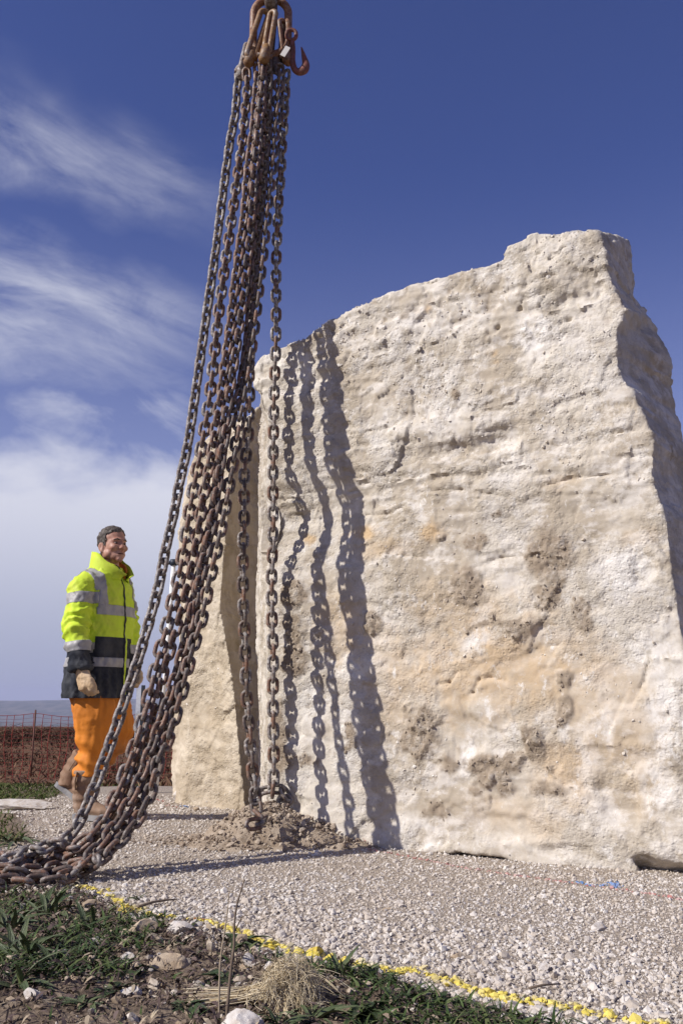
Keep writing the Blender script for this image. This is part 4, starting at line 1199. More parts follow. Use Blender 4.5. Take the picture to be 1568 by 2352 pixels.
m_mouth = mat('mouth_dark', (0.10, 0.035, 0.03), .5); link('mouth', e.mesh('mouth', [m_mouth]), person)

# ---------------- jacket
def dirty(name, col, col2, scale=6, rough=.75, bump=.4, bs=90, stain=None):
    m = mat(name, col, rough, spec=.2); t = NT(m); co = t.coord()
    c = t.mix(t.range(t.noise(scale, 6, .65, co), .4, .68), col, col2)
    if stain: c = t.mix(t.range(t.noise(scale * .7, 5, .6, co, off=(4, 7, 2)), .56, .72, 0, .6), c, stain)
    t.color(c); t.bump(t.noise(bs, 4, .6, co), bump, .003)
    return m
M_HV = dirty('hi_vis_yellow', (0.56, 0.74, 0.045), (0.52, 0.60, 0.07), 4, .6, stain=(0.42, 0.46, 0.10))
M_NAVY = dirty('navy_cloth', (0.018, 0.021, 0.030), (0.060, 0.062, 0.068), 5, .7, stain=(0.11, 0.10, 0.092))
M_BAND = dirty('silver_band', (0.36, 0.35, 0.35), (0.27, 0.26, 0.26), 9, .4)
M_OR = dirty('orange_cloth', (0.64, 0.215, 0.028), (0.50, 0.17, 0.032), 3, .65, stain=(0.30, 0.165, 0.085))
arm = [J(206, 1336, -.13), J(188, 1349, -.20), J(179, 1397, -.255), J(176, 1445, -.285), J(181, 1490, -.31), J(186, 1541, -.33)]
arm_r = [(.078, .076), (.073, .079), (.072, .077), (.075, .078), (.066, .069), (.063, .071)]
larm = [J(262, 1330, .13), J(276, 1342, .185), J(284, 1395, .20), J(290, 1440, .19), J(298, 1500, .14), J(303, 1530, .12)]
b = MBp()
b.tube(loc([J(223, 1606), J(225, 1560), J(229, 1510), J(234, 1465), J(239, 1420), J(241, 1380), J(241, 1350), J(243, 1330), J(247, 1314), J(250, 1300)]),
       [(.24, .192), (.232, .184), (.226, .177), (.226, .170), (.23, .165), (.23, .155), (.22, .142), (.180, .120), (.125, .098), (.095, .085)], 32, ref=mF)
b.tube(loc(arm), arm_r, 20, ref=mF)
b.tube(loc(larm), arm_r, 20, ref=mF)
jk = remesh(b.mesh('jacket'), .0095, 5, .5, 'jacket')
V = verts_of(jk); Nn = normals_of(jk)
armP = np.array([list(p - O_) for p in arm]); larmP = np.array([list(p - O_) for p in larm])
def seg_param(V, P):
    best = np.full(len(V), 1e9); par = np.zeros(len(V)); acc = 0
    for a, c in zip(P, P[1:]):
        L = np.linalg.norm(c - a); t_ = np.clip(((V - a) @ (c - a)) / L ** 2, 0, 1)
        dd = np.linalg.norm(V - a - t_[:, None] * (c - a), axis=1); k = dd < best
        best[k] = dd[k]; par[k] = acc + t_[k] * L; acc += L
    return best, par
sd_, sp_ = seg_param(V, armP); ld_, lp_ = seg_param(V, larmP)
slv = ((sd_ < .105) & (sp_ > .10)) | ((ld_ < .105) & (lp_ > .10))
spar = np.where(sd_ < ld_, sp_, lp_)
# cloth folds: soft bulges, gathers at the elbow and across the trunk
wn1 = fbm(V * np.array([1, 1, 2.2]), 7, 3, .5, 61); wn2 = fbm(np.stack([V[:, 0] + .6 * V[:, 2], V[:, 1], V[:, 2] - .5 * V[:, 0]], 1) * np.array([2.4, 1, .7]), 7.5, 3, .5, 62, ridge=True)
el_ = np.exp(-((spar - .30) / .12) ** 2)
ring = np.sin(spar * 85 + 3.0 * fbm(V, 9, 2, .5, 63) * 2)
wn3 = fbm(np.stack([V[:, 0] - .5 * V[:, 2], V[:, 1], V[:, 2] + .6 * V[:, 0]], 1) * np.array([3.2, 1.4, 1.2]), 9, 4, .55, 67, ridge=True)
d = .006 * wn1 + .006 * wn3 + .010 * wn2 * (1 + .3 * slv) + slv * (.007 * ring * el_ + .002 * ring)
d[slv] *= 1.0
z_hem = zz(1603) - O_.z
d += .006 * np.sin(18 * np.arctan2((V[:, 1] - V[:, 1].mean()), (V[:, 0] - V[:, 0].mean()))) * np.clip((z_hem + .35 - V[:, 2]) / .35, 0, 1) * (~slv)
set_verts(jk, V + Nn * d[:, None])
zb = {k: zz(v) - O_.z for k, v in dict(navy=1467, t1=1395, t2=1417, l1=1513, l2=1533, hem=1604).items()}
bm = bmesh.new(); bm.from_mesh(jk)
def cut(co, no): bmesh.ops.bisect_plane(bm, geom=bm.verts[:] + bm.edges[:] + bm.faces[:], plane_co=co, plane_no=no, dist=1e-5)
for k in ('navy', 't1', 't2', 'l1', 'l2'): cut((0, 0, zb[k]), (0, 0, 1))
bmesh.ops.bisect_plane(bm, geom=bm.verts[:] + bm.edges[:] + bm.faces[:], plane_co=(0, 0, zb['hem']), plane_no=(0, 0, -1), dist=1e-5, clear_outer=True)
# sleeve levels
def alev(P, py_a): return py_a
tors_c = J(243, 1350) - O_
lat = lambda v: (v - tors_c).dot(mL)
fwd_ = lambda v: (v - tors_c).dot(mF)
slz = {k: zz(v) - O_.z for k, v in dict(s1=1372, s2=1396, c1=1484, c2=1505).items()}
tilt_n = Vector((-.10, 0, 1)).normalized()
def szlev(v): return v.z - .12 * (v - (arm[2] - O_)).dot(mF)
sn = Vector((0, 0, 1)) - mF * .12
for k in slz: cut(tuple((arm[2] - O_) * 0 + Vector((armP[2][0], armP[2][1], slz[k]))), tuple(sn))
for l_ in (-.195, -.125, -.004, .009, .030): cut(tuple(tors_c + mL * l_), tuple(mL))
bm.normal_update(); bm.to_mesh(jk)
def face_info(f):
    c = f.calc_center_median()
    a = np.array([c[:]])
    sdd, spp = seg_param(a, armP); ldd, lpp = seg_param(a, larmP)
    isl = (sdd[0] < .112 and spp[0] > .085) or (ldd[0] < .112 and lpp[0] > .085)
    return c, isl
info = {f.index: face_info(f) for f in bm.faces}
bm.free()
jk.materials.clear()
for m in (M_HV, M_NAVY): jk.materials.append(m)
mi = []
for p in jk.polygons:
    c, isl = info[p.index]
    if isl: mi.append(1 if szlev(c) < slz['c2'] else 0)
    else: mi.append(1 if c.z < zb['navy'] else 0)
jk.polygons.foreach_set('material_index', mi)
jk.polygons.foreach_set('use_smooth', [True] * len(jk.polygons)); jk.update()
jacket = link('jacket', jk, person)
def band(name, test, m, off=.003, lab=None):
    o = link(name, extract(jk, lambda f: test(*info[f.index], f), off, name, [m], None, True, off * .9), jacket)
    if lab: o['label'] = lab
    return o
band('reflective_band', lambda c, s, f: (not s) and zb['t2'] < c.z < zb['t1'], M_BAND)
band('reflective_band', lambda c, s, f: (not s) and zb['l2'] < c.z < zb['l1'], M_BAND)
for rt in (True, False):
    own = (lambda c, rt=rt: (lat(c) < 0) == rt)
    band('reflective_band', lambda c, s, f: s and own(c) and slz['s2'] < szlev(c) < slz['s1'], M_BAND)
    band('reflective_band', lambda c, s, f: s and own(c) and slz['c2'] < szlev(c) < slz['c1'], M_BAND)
    band('reflective_band', lambda c, s, f: (not s) and own(c) and c.z > zb['t1'] and .125 < abs(lat(c)) < .195, M_BAND, .0032)
m_zip = mat('zip_dark', (0.02, 0.02, 0.022), .5)
band('zip', lambda c, s, f: (not s) and fwd_(c) > .05 and -.004 < lat(c) < .009, m_zip, .004)
band('placket', lambda c, s, f: (not s) and fwd_(c) > .05 and c.z < zb['navy'] and .009 < lat(c) < .030, M_HV, .004)
# collar: a standing, open, flared collar; inside it an orange one
def collar(name, z0, ztop, r0, r1, a0, flare, m, th=.006, drop=.10, n=36):
    V, F = [], []
    cc = J(250, 1316) - O_
    for i in range(n + 1):
        f = -1 + 2 * i / n; a = math.pi * a0 * f                       # 0 = nape
        e = max(0, (abs(f) - .45) / .55)
        zt = ztop - drop * e ** 1.2
        for k in range(5):
            q = k / 4
            ra = (r0[0] * (1 - q) + r1[0] * q, r0[1] * (1 - q) + r1[1] * q)
            out = 1 + flare * e * e * q * q
            p = cc - mF * (ra[0] * math.cos(a) * out) + mL * (ra[1] * math.sin(a) * out)
            p.z = (z0 * (1 - q) + zt * q) + .004 * math.sin(i * 1.3 + k)
            V.append(p)
    for i in range(n):
        for k in range(4): F.append((i * 5 + k, (i + 1) * 5 + k, (i + 1) * 5 + k + 1, i * 5 + k + 1))
    me = bpy.data.meshes.new(name); me.from_pydata([tuple(v) for v in V], [], F)
    bm = bmesh.new(); bm.from_mesh(me); bmesh.ops.recalc_face_normals(bm, faces=bm.faces[:])
    bmesh.ops.solidify(bm, geom=bm.faces[:], thickness=th); bm.to_mesh(me); bm.free()
    me.materials.append(m); me.polygons.foreach_set('use_smooth', [True] * len(me.polygons)); me.update()
    return me
link('collar', collar('collar', zz(1336) - O_.z, zz(1271) - O_.z, (.125, .135), (.112, .108), .93, .55, M_HV, .007, .15), jacket)
link('inner_collar', collar('inner_collar', zz(1330) - O_.z, zz(1278) - O_.z, (.105, .11), (.095, .090), .90, .30, M_OR, .006, .10), person)

# ---------------- trousers
b = MBp()
b.tube(loc([J(226, 1560), J(224, 1600), J(222, 1640)]), [(.175, .15), (.18, .16), (.15, .14)], 20, ref=mF)
rleg = [J(219, 1590, -.07), J(217, 1640, -.08), J(216, 1680, -.085), J(213, 1715, -.085), J(208, 1750, -.085), J(205, 1783, -.085)]
b.tube(loc(rleg), [.135, .120, .102, .092, .084, .088], 20, ref=mF)
lleg = [J(244, 1590, .08), J(262, 1640, .09), J(272, 1675, .09), J(255, 1712, .10), J(222, 1742, .11), J(196, 1760, .12)]
b.tube(loc(lleg), [.125, .110, .100, .092, .085, .085], 20, ref=mF)
tr = remesh(b.mesh('trousers'), .0095, 4, .5, 'trousers')
V = verts_of(tr); Nn = normals_of(tr)
zk = V[:, 2]
fold = np.sin(zk * 62 + 14 * V[:, 0] + 4.0 * fbm(V, 6, 2, .5, 81) * 1.3)
lowf = np.exp(-((zk - (zz(1745) - O_.z)) / .13) ** 2)
vert_ = fbm(V * np.array([2.2, 2.2, .6]), 7, 3, .5, 82, ridge=True)
set_verts(tr, V + Nn * (.014 * fold * lowf + .012 * vert_ * (1 - .5 * lowf) + .005 * fbm(V, 16, 3, .55, 84, ridge=True) + .010 * fbm(V, 8, 3, .5, 83))[:, None])
tr.materials.clear(); tr.materials.append(M_OR)
link('trousers', tr, person)
# ---------------- boots
M_TAN = dirty('tan_leather', (0.225, 0.135, 0.085), (0.29, 0.195, 0.135), 7, .7, stain=(0.42, 0.35, 0.29))
M_SOLE = dirty('grey_sole', (0.20, 0.20, 0.21), (0.30, 0.29, 0.28), 12, .85)
def boot(shaft, heel, ball, toe, up, lab=None):
    sh = [Vector(p) for p in shaft]
    b = MBp()
    b.tube(loc(sh), [.082, .078, .068, .070], 16)
    side = (Vector(toe) - Vector(heel)).cross(up).normalized()
    fw = (Vector(toe) - Vector(heel)).normalized(); upn = side.cross(fw).normalized()
    h, bl, to = Vector(heel), Vector(ball), Vector(toe)
    L = (to - h).length
    pts = [h + fw * (L * q) + upn * u for q, u in ((.0, .050), (.12, .062), (.35, .066), (.6, .050), (.82, .042), (.97, .036))]
    b.tube(loc(pts), [(.030, .040), (.044, .058), (.046, .062), (.050, .050), (.050, .040), (.030, .026)], 16, ref=upn)
    me = remesh(b.mesh('boot'), .007, 4, .5, 'boot'); V = verts_of(me); N_ = normals_of(me)
    set_verts(me, V + N_ * (.005 * fbm(V, 14, 3, .5, 85) + .004 * np.sin(V @ np.array(upn) * 120 + 2 * fbm(V, 9, 2, .5, 86)) * .7)[:, None])
    me.materials.clear(); me.materials.append(M_TAN)
    o = link('boot', me, person)
    s_ = MB()
    pr = [(-.035, .030), (.05, .042), (.30, .040), (.62, .052), (.85, .050), (1.02, .030), (1.06, .010)]
    Vt, Ft = [], []
    for lv, hgt in ((0, .028), (1, -.002)):
        for q, w in pr: Vt.append(h + fw * (L * q) + side * w + upn * hgt - O_)
        for q, w in reversed(pr): Vt.append(h + fw * (L * q) - side * w + upn * hgt - O_)
    k = len(pr) * 2
    Ft = [tuple(range(k)), tuple(range(2 * k - 1, k - 1, -1))] + [(i, i + k, (i + 1) % k + k, (i + 1) % k) for i in range(k)]
    s_.add(Vt, Ft)
    link('sole', s_.mesh('sole', [M_SOLE], False), o)
    p_ = MB()
    a = sh[0].lerp(sh[1], .1) - O_ - fw * .0 + side * .0
    sd2 = side if side.y < 0 else -side
    p_.tube([a + sd2 * .080, a + sd2 * .092 - upn * .05, a + sd2 * .083 - upn * .10], [(.012, .004)] * 3, 8)
    link('pull_loop', p_.mesh('pull_loop', [M_TAN]), o)
    return o
gr = foot_z + .004
hl = J(177, 1879, -.05); hl.z = gr; tl = hl + mF * .248; 
boot([J(199, 1768, -.085), J(196, 1800, -.085), J(193, 1835, -.08), J(196, 1862, -.07)], hl, hl + mF * .16, tl, Vector((0, 0, 1)))
h2 = J(133, 1806, .13); t2 = J(214, 1868, .07); t2.z = max(t2.z, gr)
sh2 = [J(197, 1735, .12), J(180, 1760, .125), J(163, 1782, .13), J(158, 1806, .125)]
boot(sh2, h2, h2.lerp(t2, .6), t2, Vector((.55, 0, .83)))
# ---------------- gloved hands
M_GLV = dirty('tan_glove', (0.46, 0.32, 0.185), (0.56, 0.42, 0.28), 10, .8, bump=.6)
def glove(w, knuck, fwdv, sidev, inward):
    """w: wrist, knuck: middle of the knuckles, fwdv: towards the thumb side"""
    b = MBp()
    dn = (knuck - w).normalized()
    b.tube([w - dn * .045, w, w + dn * .05, knuck, knuck + dn * .015], [(.052, .042), (.048, .036), (.056, .033), (.064, .031), (.054, .024)], 16, ref=inward)
    for k, (o_, ln) in enumerate([(.046, .074), (.016, .082), (-.015, .078), (-.043, .066)]):
        p0 = knuck - dn * .012 + fwdv * o_
        p1 = p0 + dn * ln * .42 + inward * .006
        p2 = p1 + dn * ln * .26 + inward * ln * .26
        p3 = p2 - dn * ln * .10 + inward * ln * .30
        b.tube([p0, p1, p2, p3], [.0175, .0170, .0155, .0125], 10)
    q0 = w + dn * .03 + fwdv * .036
    b.tube([q0, q0 + dn * .035 + fwdv * .026, q0 + dn * .070 + fwdv * .030 + inward * .010, q0 + dn * .094 + fwdv * .022 + inward * .020], [.020, .0185, .0165, .013], 10)
    me = remesh(b.mesh('glove'), .0044, 2, .5, 'glove'); V = verts_of(me); N_ = normals_of(me)
    set_verts(me, V + N_ * (.004 * fbm(V, 24, 3, .5, 88, ridge=True) + .003 * fbm(V, 40, 2, .5, 89))[:, None])
    me.materials.clear(); me.materials.append(M_GLV)
    return link('glove', me, person)
wv = J(189, 1538, -.335) - O_; kn = J(197, 1577, -.345) - O_
glove(wv, kn, (mF * .96 + mL * -.28).normalized(), mL, (mL * .96 + mF * .28).normalized() * 1.0)
wv = J(302, 1525, .12) - O_; kn = J(305, 1562, .10) - O_
glove(wv, kn, mF.copy(), -mL, -mL)
# ------------------------------------------------------------------ behind: grass, bank, fence, markers
def strips(name, P, D, W, H, bend, mats, seed, segs=2, tone=None):
    """blades / twigs: base P, lean direction D (n,2), width W, height H, bend"""
    r = np.random.default_rng(seed); n = len(P)
    a = r.uniform(0, np.pi, n); side = np.stack([np.cos(a), np.sin(a), 0 * a], -1)
    rows = []
    for k in range(segs + 1):
        q = k / segs
        c = P + np.stack([D[:, 0] * bend * H * q * q, D[:, 1] * bend * H * q * q, H * q * (1 - .25 * bend * q)], -1)
        w = (W * (1 - .85 * q ** 1.5))[:, None] / 2
        rows += [c - side * w, c + side * w]
    V = np.stack(rows, 1)                                   # n, 2(segs+1), 3
    m_ = 2 * (segs + 1)
    F = np.array([[2 * k, 2 * k + 1, 2 * k + 3, 2 * k + 2] for k in range(segs)])
    FF = (F[None] + (np.arange(n) * m_)[:, None, None]).reshape(-1, 4)
    me = mesh_np(name, V.reshape(-1, 3), [FF], mats)
    attr(me, 'tone', np.repeat(r.random(n) if tone is None else tone, m_))
    return me
def toned(name, cols, rough=.8, spec=.15):
    m = mat(name, cols[0], rough, spec=spec); t = NT(m)
    rp = t.new('ShaderNodeValToRGB'); t.l.new(t.attr('tone'), rp.inputs[0])
    e = rp.color_ramp.elements
    while len(e) < len(cols): e.new(.5)
    for i, c in enumerate(cols): e[i].position = i / (len(cols) - 1); e[i].color = (*c, 1)
    t.color(rp.outputs[0])
    return m
m_grass = toned('short_grass', [(0.030, 0.050, 0.012), (0.055, 0.085, 0.020), (0.085, 0.110, 0.030), (0.20, 0.17, 0.08)])
m_heath = toned('dry_bank_scrub', [(0.030, 0.018, 0.013), (0.075, 0.038, 0.025), (0.130, 0.062, 0.038), (0.24, 0.16, 0.095), (0.070, 0.070, 0.030)])
rb_ = np.random.default_rng(91)
def d_far_grass(x, y):
    d_ = poly_dist(x, y, gravel_poly)
    nz = fbm(np.stack([x, y, 0 * x], -1), 1.6, 3, .55, 44)
    return np.where((d_ < -.02) & (y > 4.6) & (y < 10.2) & (x > -.62 * y - .6), np.clip(.55 + 1.5 * nz - np.clip(y - 8.9, 0, 2) * .6 + (y < 6.4) * .7, 0, 1), 0)
x, y = scatter(60000, -7, -1.0, 4.6, 10.2, d_far_grass, rb_)
H = rb_.uniform(.015, .055, len(x)); an = rb_.uniform(0, 6.28, len(x))
tag(link('grass', strips('grass', np.stack([x, y, ground_z(x, y) - .004], -1), np.stack([np.cos(an), np.sin(an)], -1), rb_.uniform(.006, .014, len(x)), H, 1.0, [m_grass], 92)), kind='stuff')
def d_bank(x, y):
    nz = fbm(np.stack([x, y, 0 * x], -1), .9, 3, .55, 46)
    return np.where(y > 8.6 + .5 * nz, np.clip(.5 + .9 * nz + np.clip(y - 12, 0, 4) * .1, .12, 1) * np.clip((y - 8.2) / 1.6, 0, 1), 0)
x, y = scatter(64000, -10.5, -.5, 8.6, 19, d_bank, rb_)
nz = fbm(np.stack([x, y, 0 * x], -1), .8, 3, .55, 47)
H = rb_.uniform(.03, .16, len(x)) * np.clip(1 + 1.3 * nz, .25, 2.4) * np.where(y > 15.5, 1.7, 1); an = rb_.uniform(0, 6.28, len(x))
tn = np.clip(rb_.random(len(x)) * .9 + .08 + .45 * nz, 0, 1) * np.where(rb_.random(len(x)) < .93, .8, 1.25)
tag(link('dry_scrub', strips('dry_scrub', np.stack([x, y, ground_z(x, y) - .005], -1), np.stack([np.cos(an), np.sin(an)], -1), rb_.uniform(.010, .026, len(x)), H, 1.2, [m_heath], 93, 2, np.clip(tn, 0, 1))), kind='stuff')
# netting fence
m_net = mat('red_orange_netting', (0.27, 0.040, 0.030), .6)
m_post = mat('thin_rusty_post', (0.12, 0.05, 0.035), .7)
FY = 12.0
fence = thing('barrier_fence', (-4.2, FY, gz1(-4.2, FY)), 'sagging red orange plastic netting fence along the brown bank behind the man', 'fence')
fx0, fx1 = -6.6, -1.6
posts = [-6.05, -3.93, -2.05]
def ftop(x):
    z = .61 + .018 * math.sin(x * 2.1)
    i = np.searchsorted(posts, x)
    if 0 < i < len(posts):
        q = (x - posts[i - 1]) / (posts[i] - posts[i - 1]); z -= .10 * 4 * q * (1 - q) * .5
    return z
b = MB(); org = fence.location
for i in range(int((fx1 - fx0) / .115)):
    x_ = fx0 + i * .115 + random.uniform(-.012, .012)
    zt, zb_ = ftop(x_), gz1(x_, FY) + .0
    pts = []
    ph = random.uniform(0, 6)
    for k in range(15):
        q = k / 14
        pts.append(Vector((x_ + .016 * math.sin(q * 7 + ph) + .05 * (q - .5) * math.sin(x_ * 1.7), FY + .03 * math.sin(q * 4 + ph) + .08 * math.sin(x_ * 1.1) * q, zb_ + (zt - zb_) * q)) - org)
    b.tube(pts, [[.0052, .0028][k % 2] for k in range(15)], 4)
for k in range(19):
    q = k / 18
    pts = []
    for i in range(60):
        x_ = fx0 + (fx1 - fx0) * i / 59
        zt, zb_ = ftop(x_), gz1(x_, FY)
        pts.append(Vector((x_, FY + .08 * math.sin(x_ * 1.1) * q, zb_ + (zt - zb_) * q + .006 * math.sin(x_ * 9 + k))) - org)
    b.tube(pts, .0017 if k < 18 else .004, 3)
link('netting', b.mesh('netting', [m_net]), fence)
for px_ in posts:
    b = MB(); b.tube([(px_ - org.x, .01, gz1(px_, FY) - .15 - org.z), (px_ - org.x + .01, .01, ftop(px_) + .05 - org.z)], .011, 8); link('post', b.mesh('post', [m_post]), fence)
# dark stake with a white board
sp0 = at_y(322, 1668, 11.6)
sk = thing('marker_post', (sp0.x, 11.6, gz1(sp0.x, 11.6)), 'dark upright post with a narrow white board on its left side, beside the netting fence', 'post')
zt = at_y(322, 1574, 11.6).z - sk.location.z
m_dk = mat('dark_grey_post', (0.035, 0.040, 0.050), .6); m_wb = mat('white_board', (0.62, 0.64, 0.68), .6)
t = NT(m_wb); t.color(t.mix(t.range(t.noise(9, 4, .6), .45, .65), (0.62, 0.64, 0.68), (0.42, 0.43, 0.45)))
b = MB(); b.box((.020, 0, zt / 2 - .1), (.019, .025, zt / 2 + .1)); link('post', b.mesh('post', [m_dk], False), sk)
b = MB(); b.box((-.030, -.012, zt * .70), (.029, .008, zt * .27)); link('board', b.mesh('board', [m_wb], False), sk)
b = MB(); b.box((-.030, -.012, zt * .26), (.024, .008, zt * .15)); link('board', b.mesh('board', [m_wb], False), sk)
# white pole leaning by the rock
pl0, pl1 = at_y(360, 1795, 7.8), at_y(399, 1296, 7.6)
base_ = pl1.lerp(pl0, 1.0); dirp = (pl0 - pl1).normalized(); base_ = pl1 + dirp * ((pl1.z - gz1(pl0.x, pl0.y)) / -dirp.z)
pole = thing('survey_pole', base_, 'thin white pole with a dark hooked cap standing behind the slanting chains', 'pole')
m_wp = mat('white_pole_paint', (0.78, 0.78, 0.78), .4); m_cap = mat('dark_cap', (0.03, 0.04, 0.06), .5)
b = MB(); b.tube([(0, 0, -.05), tuple(pl1 - base_)], .018, 10); link('shaft', b.mesh('shaft', [m_wp]), pole)
q = pl1 - base_
b = MB(); b.tube([q + Vector((0, 0, -.01)), q + Vector((0, 0, .04))], .030, 10); b.tube([q + Vector((.01, 0, .02)), q + Vector((-.045, 0, .012)), q + Vector((-.08, 0, -.016))], [.020, .017, .008], 8)
link('cap', b.mesh('cap', [m_cap]), pole)
# flat pale slab half sunk in the grass at the left, and a chip by the rock
def boulder(name, px, py, w, h, dpt, label, mt, seed, cat='stone', group=None, zoff=0.0, yaw=0.0, facets=9, parent_z=None, rough=.075):
    """w, h, dpt in metres; sits on the ground where (px, py) meets it"""
    r = np.random.default_rng(seed)
    bmq = bmesh.new(); bmesh.ops.create_icosphere(bmq, subdivisions=5 if w > .3 else 4, radius=1.0)
    V0 = np.array([v.co[:] for v in bmq.verts]); F0 = np.array([[v.index for v in f.verts] for f in bmq.faces]); bmq.free()
    Vq = V0.copy()
    for q in range(facets):
        d_ = r.normal(size=3); d_ /= np.linalg.norm(d_); h_ = r.uniform(.34, .74)
        over = np.maximum(Vq @ d_ - h_, 0); Vq -= over[:, None] * d_ * .97
    Vq = Vq / np.abs(Vq).max(0)
    Vq += V0 * (fbm(V0 * 1.0 + seed, 2.2, 4, .55, seed) * rough * .8 + fbm(V0 + seed, 8, 3, .6, seed + 1) * rough)[:, None]
    c, s_ = math.cos(yaw), math.sin(yaw)
    Vq = Vq * np.array([w / 2, dpt / 2, h * .62])
    Vq = np.stack([Vq[:, 0] * c - Vq[:, 1] * s_, Vq[:, 0] * s_ + Vq[:, 1] * c, Vq[:, 2]], -1)
    me = mesh_np(name, Vq, [F0], [mt], True)
    me.set_sharp_from_angle(angle=math.radians(26))
    p = at_z(px, py)
    o = link(name, me, loc=(p.x, p.y, gz1(p.x, p.y) + h * .22 + zoff))
    return tag(o, label, cat, group)
def stone_mat(name, a, b_, c_):
    m = mat(name, a, .95, spec=.12); t = NT(m); co = t.coord()
    k = t.mix(t.range(t.noise(22, 6, .65, co), .36, .64), a, b_); k = t.mix(t.range(t.noise(40, 5, .65, co, off=(3, 1, 7)), .54, .7, 0, .7), k, c_)
    t.color(k); t.bump(t.noise(70, 6, .7, co), .6, .006); return m
M_ST_W = stone_mat('white_stone', (0.60, 0.56, 0.52), (0.50, 0.44, 0.38), (0.34, 0.27, 0.20))
M_ST_T = stone_mat('tan_stone', (0.46, 0.37, 0.27), (0.36, 0.27, 0.18), (0.22, 0.16, 0.11))
boulder('stone_slab', 22, 1862, .58, .13, .30, 'long pale flat boulder half sunk beside the grass at the left edge', M_ST_W, 5, 'boulder', yaw=.1, zoff=-.045, rough=.09)
boulder('stone', 411, 1843, .11, .10, .09, 'small cream chip of stone by the lower left corner of the rock', M_ST_W, 8)
boulder('stone', 450, 1869, .05, .035, .05, 'small dark pebble on the gravel before the left end of the rock', M_ST_T, 9)
# ------------------------------------------------------------------ foreground
M_YSTONE = stone_mat('yellow_sprayed_stone', (0.62, 0.47, 0.08), (0.50, 0.40, 0.14), (0.40, 0.32, 0.20))
for i, (px, py, w, h, dp, lab, mt) in enumerate([
    (412, 2152, .115, .055, .09, 'smooth rounded white stone just below the yellow line, left of the dry stems', M_ST_W),
    (322, 2160, .10, .06, .08, 'broken cream stone with an angular tan front, left of the rounded white stone', M_ST_T),
    (396, 2232, .115, .05, .09, 'flat tan stone with a dark shadowed right end among the weeds', M_ST_T),
    (292, 2096, .085, .035, .07, 'flat stone half sprayed yellow on the bend of the yellow line', M_YSTONE),
    (258, 2056, .11, .022, .05, 'thin pale slab lying on the yellow line near the chain pile', M_ST_W),
    (574, 2384, .125, .060, .11, 'large white stone at the bottom edge of the picture by the dry stems', M_ST_W),
    (80, 2325, .06, .035, .05, 'pale stone in the dark weeds at the lower left', M_ST_W),
    (302, 2292, .06, .028, .05, 'white flat stone in the litter below the broken cream stone', M_ST_W),
    (212, 2176, .065, .045, .06, 'cream lump beside the upper left weed tuft', M_ST_W),
    (256, 2190, .075, .026, .05, 'buff flat chip on the bare soil left of the broken stone', M_ST_T),
    (574, 2224, .05, .042, .045, 'pointed white stone right of the dry stems', M_ST_W),
    (620, 2238, .055, .030, .05, 'white stone leaning against the pointed one, above the fibre tuft', M_ST_W),
    (296, 2210, .045, .022, .04, 'small cream chip on the soil among low leaves', M_ST_W),
    (470, 2318, .10, .040, .08, 'buff crumbling stone beside the left tail of fibre', M_ST_T),
    (1378, 2132, .075, .026, .05, 'flat pale triangular stone lying out on the gravel at the right', M_ST_W),
    (984, 2099, .042, .022, .035, 'white pebble standing out on the middle of the gravel', M_ST_W),
    (914, 2074, .040, .018, .035, 'flat whitish pebble on the gravel left of the white one', M_ST_W),
    (726, 2199, .048, .040, .042, 'biggest rounded stone sprayed bright yellow, above the fibre tuft', M_YSTONE),
    (794, 2238, .055, .042, .045, 'upright white stone under the yellow line, right of the fibre tuft', M_ST_W),
    (886, 2090, .034, .016, .03, 'grey pebble in the gravel between the stems and the rock', M_ST_T),
    (1048, 2200, .045, .024, .04, 'rounded buff pebble on the coarse gravel above the yellow line', M_ST_T),
    (1250, 2225, .042, .026, .04, 'knobbly white pebble on the coarse gravel near the right', M_ST_W),
    (170, 2270, .055, .030, .05, 'tan chip among dead leaves at the left', M_ST_T)]):
    boulder('stone', px, py, w, h, dp, lab, mt, 20 + i, yaw=(i * 1.7) % 1.2 - .5, facets=13, zoff=-h * .16)
rf = np.random.default_rng(55)
def d_soil(x, y):
    d_ = poly_dist(x, y, gravel_poly)
    return np.where((d_ < .01) & (y > 1.9) & (y < 4.7) & (x < 1.2) & (x > -.5 * y - .5), 1.0, 0)
# loose stones in the soil
def d_ss(x, y):
    d_ = poly_dist(x, y, gravel_poly); n_ = fbm(np.stack([x, y, 0 * x], -1), 3.0, 3, .55, 66)
    return d_soil(x, y) * np.clip(np.exp(d_ / .16) * .9 + .9 * np.clip(n_ - .05, 0, 1) + (np.abs(x + .30) < .30) * (y < 3.1) * .35, 0, 1)
x, y = scatter(9000, -2.4, 1.2, 1.9, 4.7, d_ss, rf)
rad = np.clip(np.exp(rf.normal(0, .55, len(x))) * .0068, .003, .026)
m_ss = mat('loose_stone', rough=.95, spec=.12); t = NT(m_ss); co = t.pos()
t.color(t.mix(t.range(t.noise(60, 4, .6, co), .4, .65, 0, .6), t.mix(t.attr('tone'), (0.36, 0.27, 0.18), (0.58, 0.53, 0.47)), (0.24, 0.18, 0.12))); t.bump(t.noise(180, 4, .6, co), .5, .003)
tag(link('loose_stones', bake('loose_stones', np.stack([x, y, ground_z(x, y) + rad * .25], -1), rad, shp, shF, [m_ss], 67, .6)), kind='stuff')
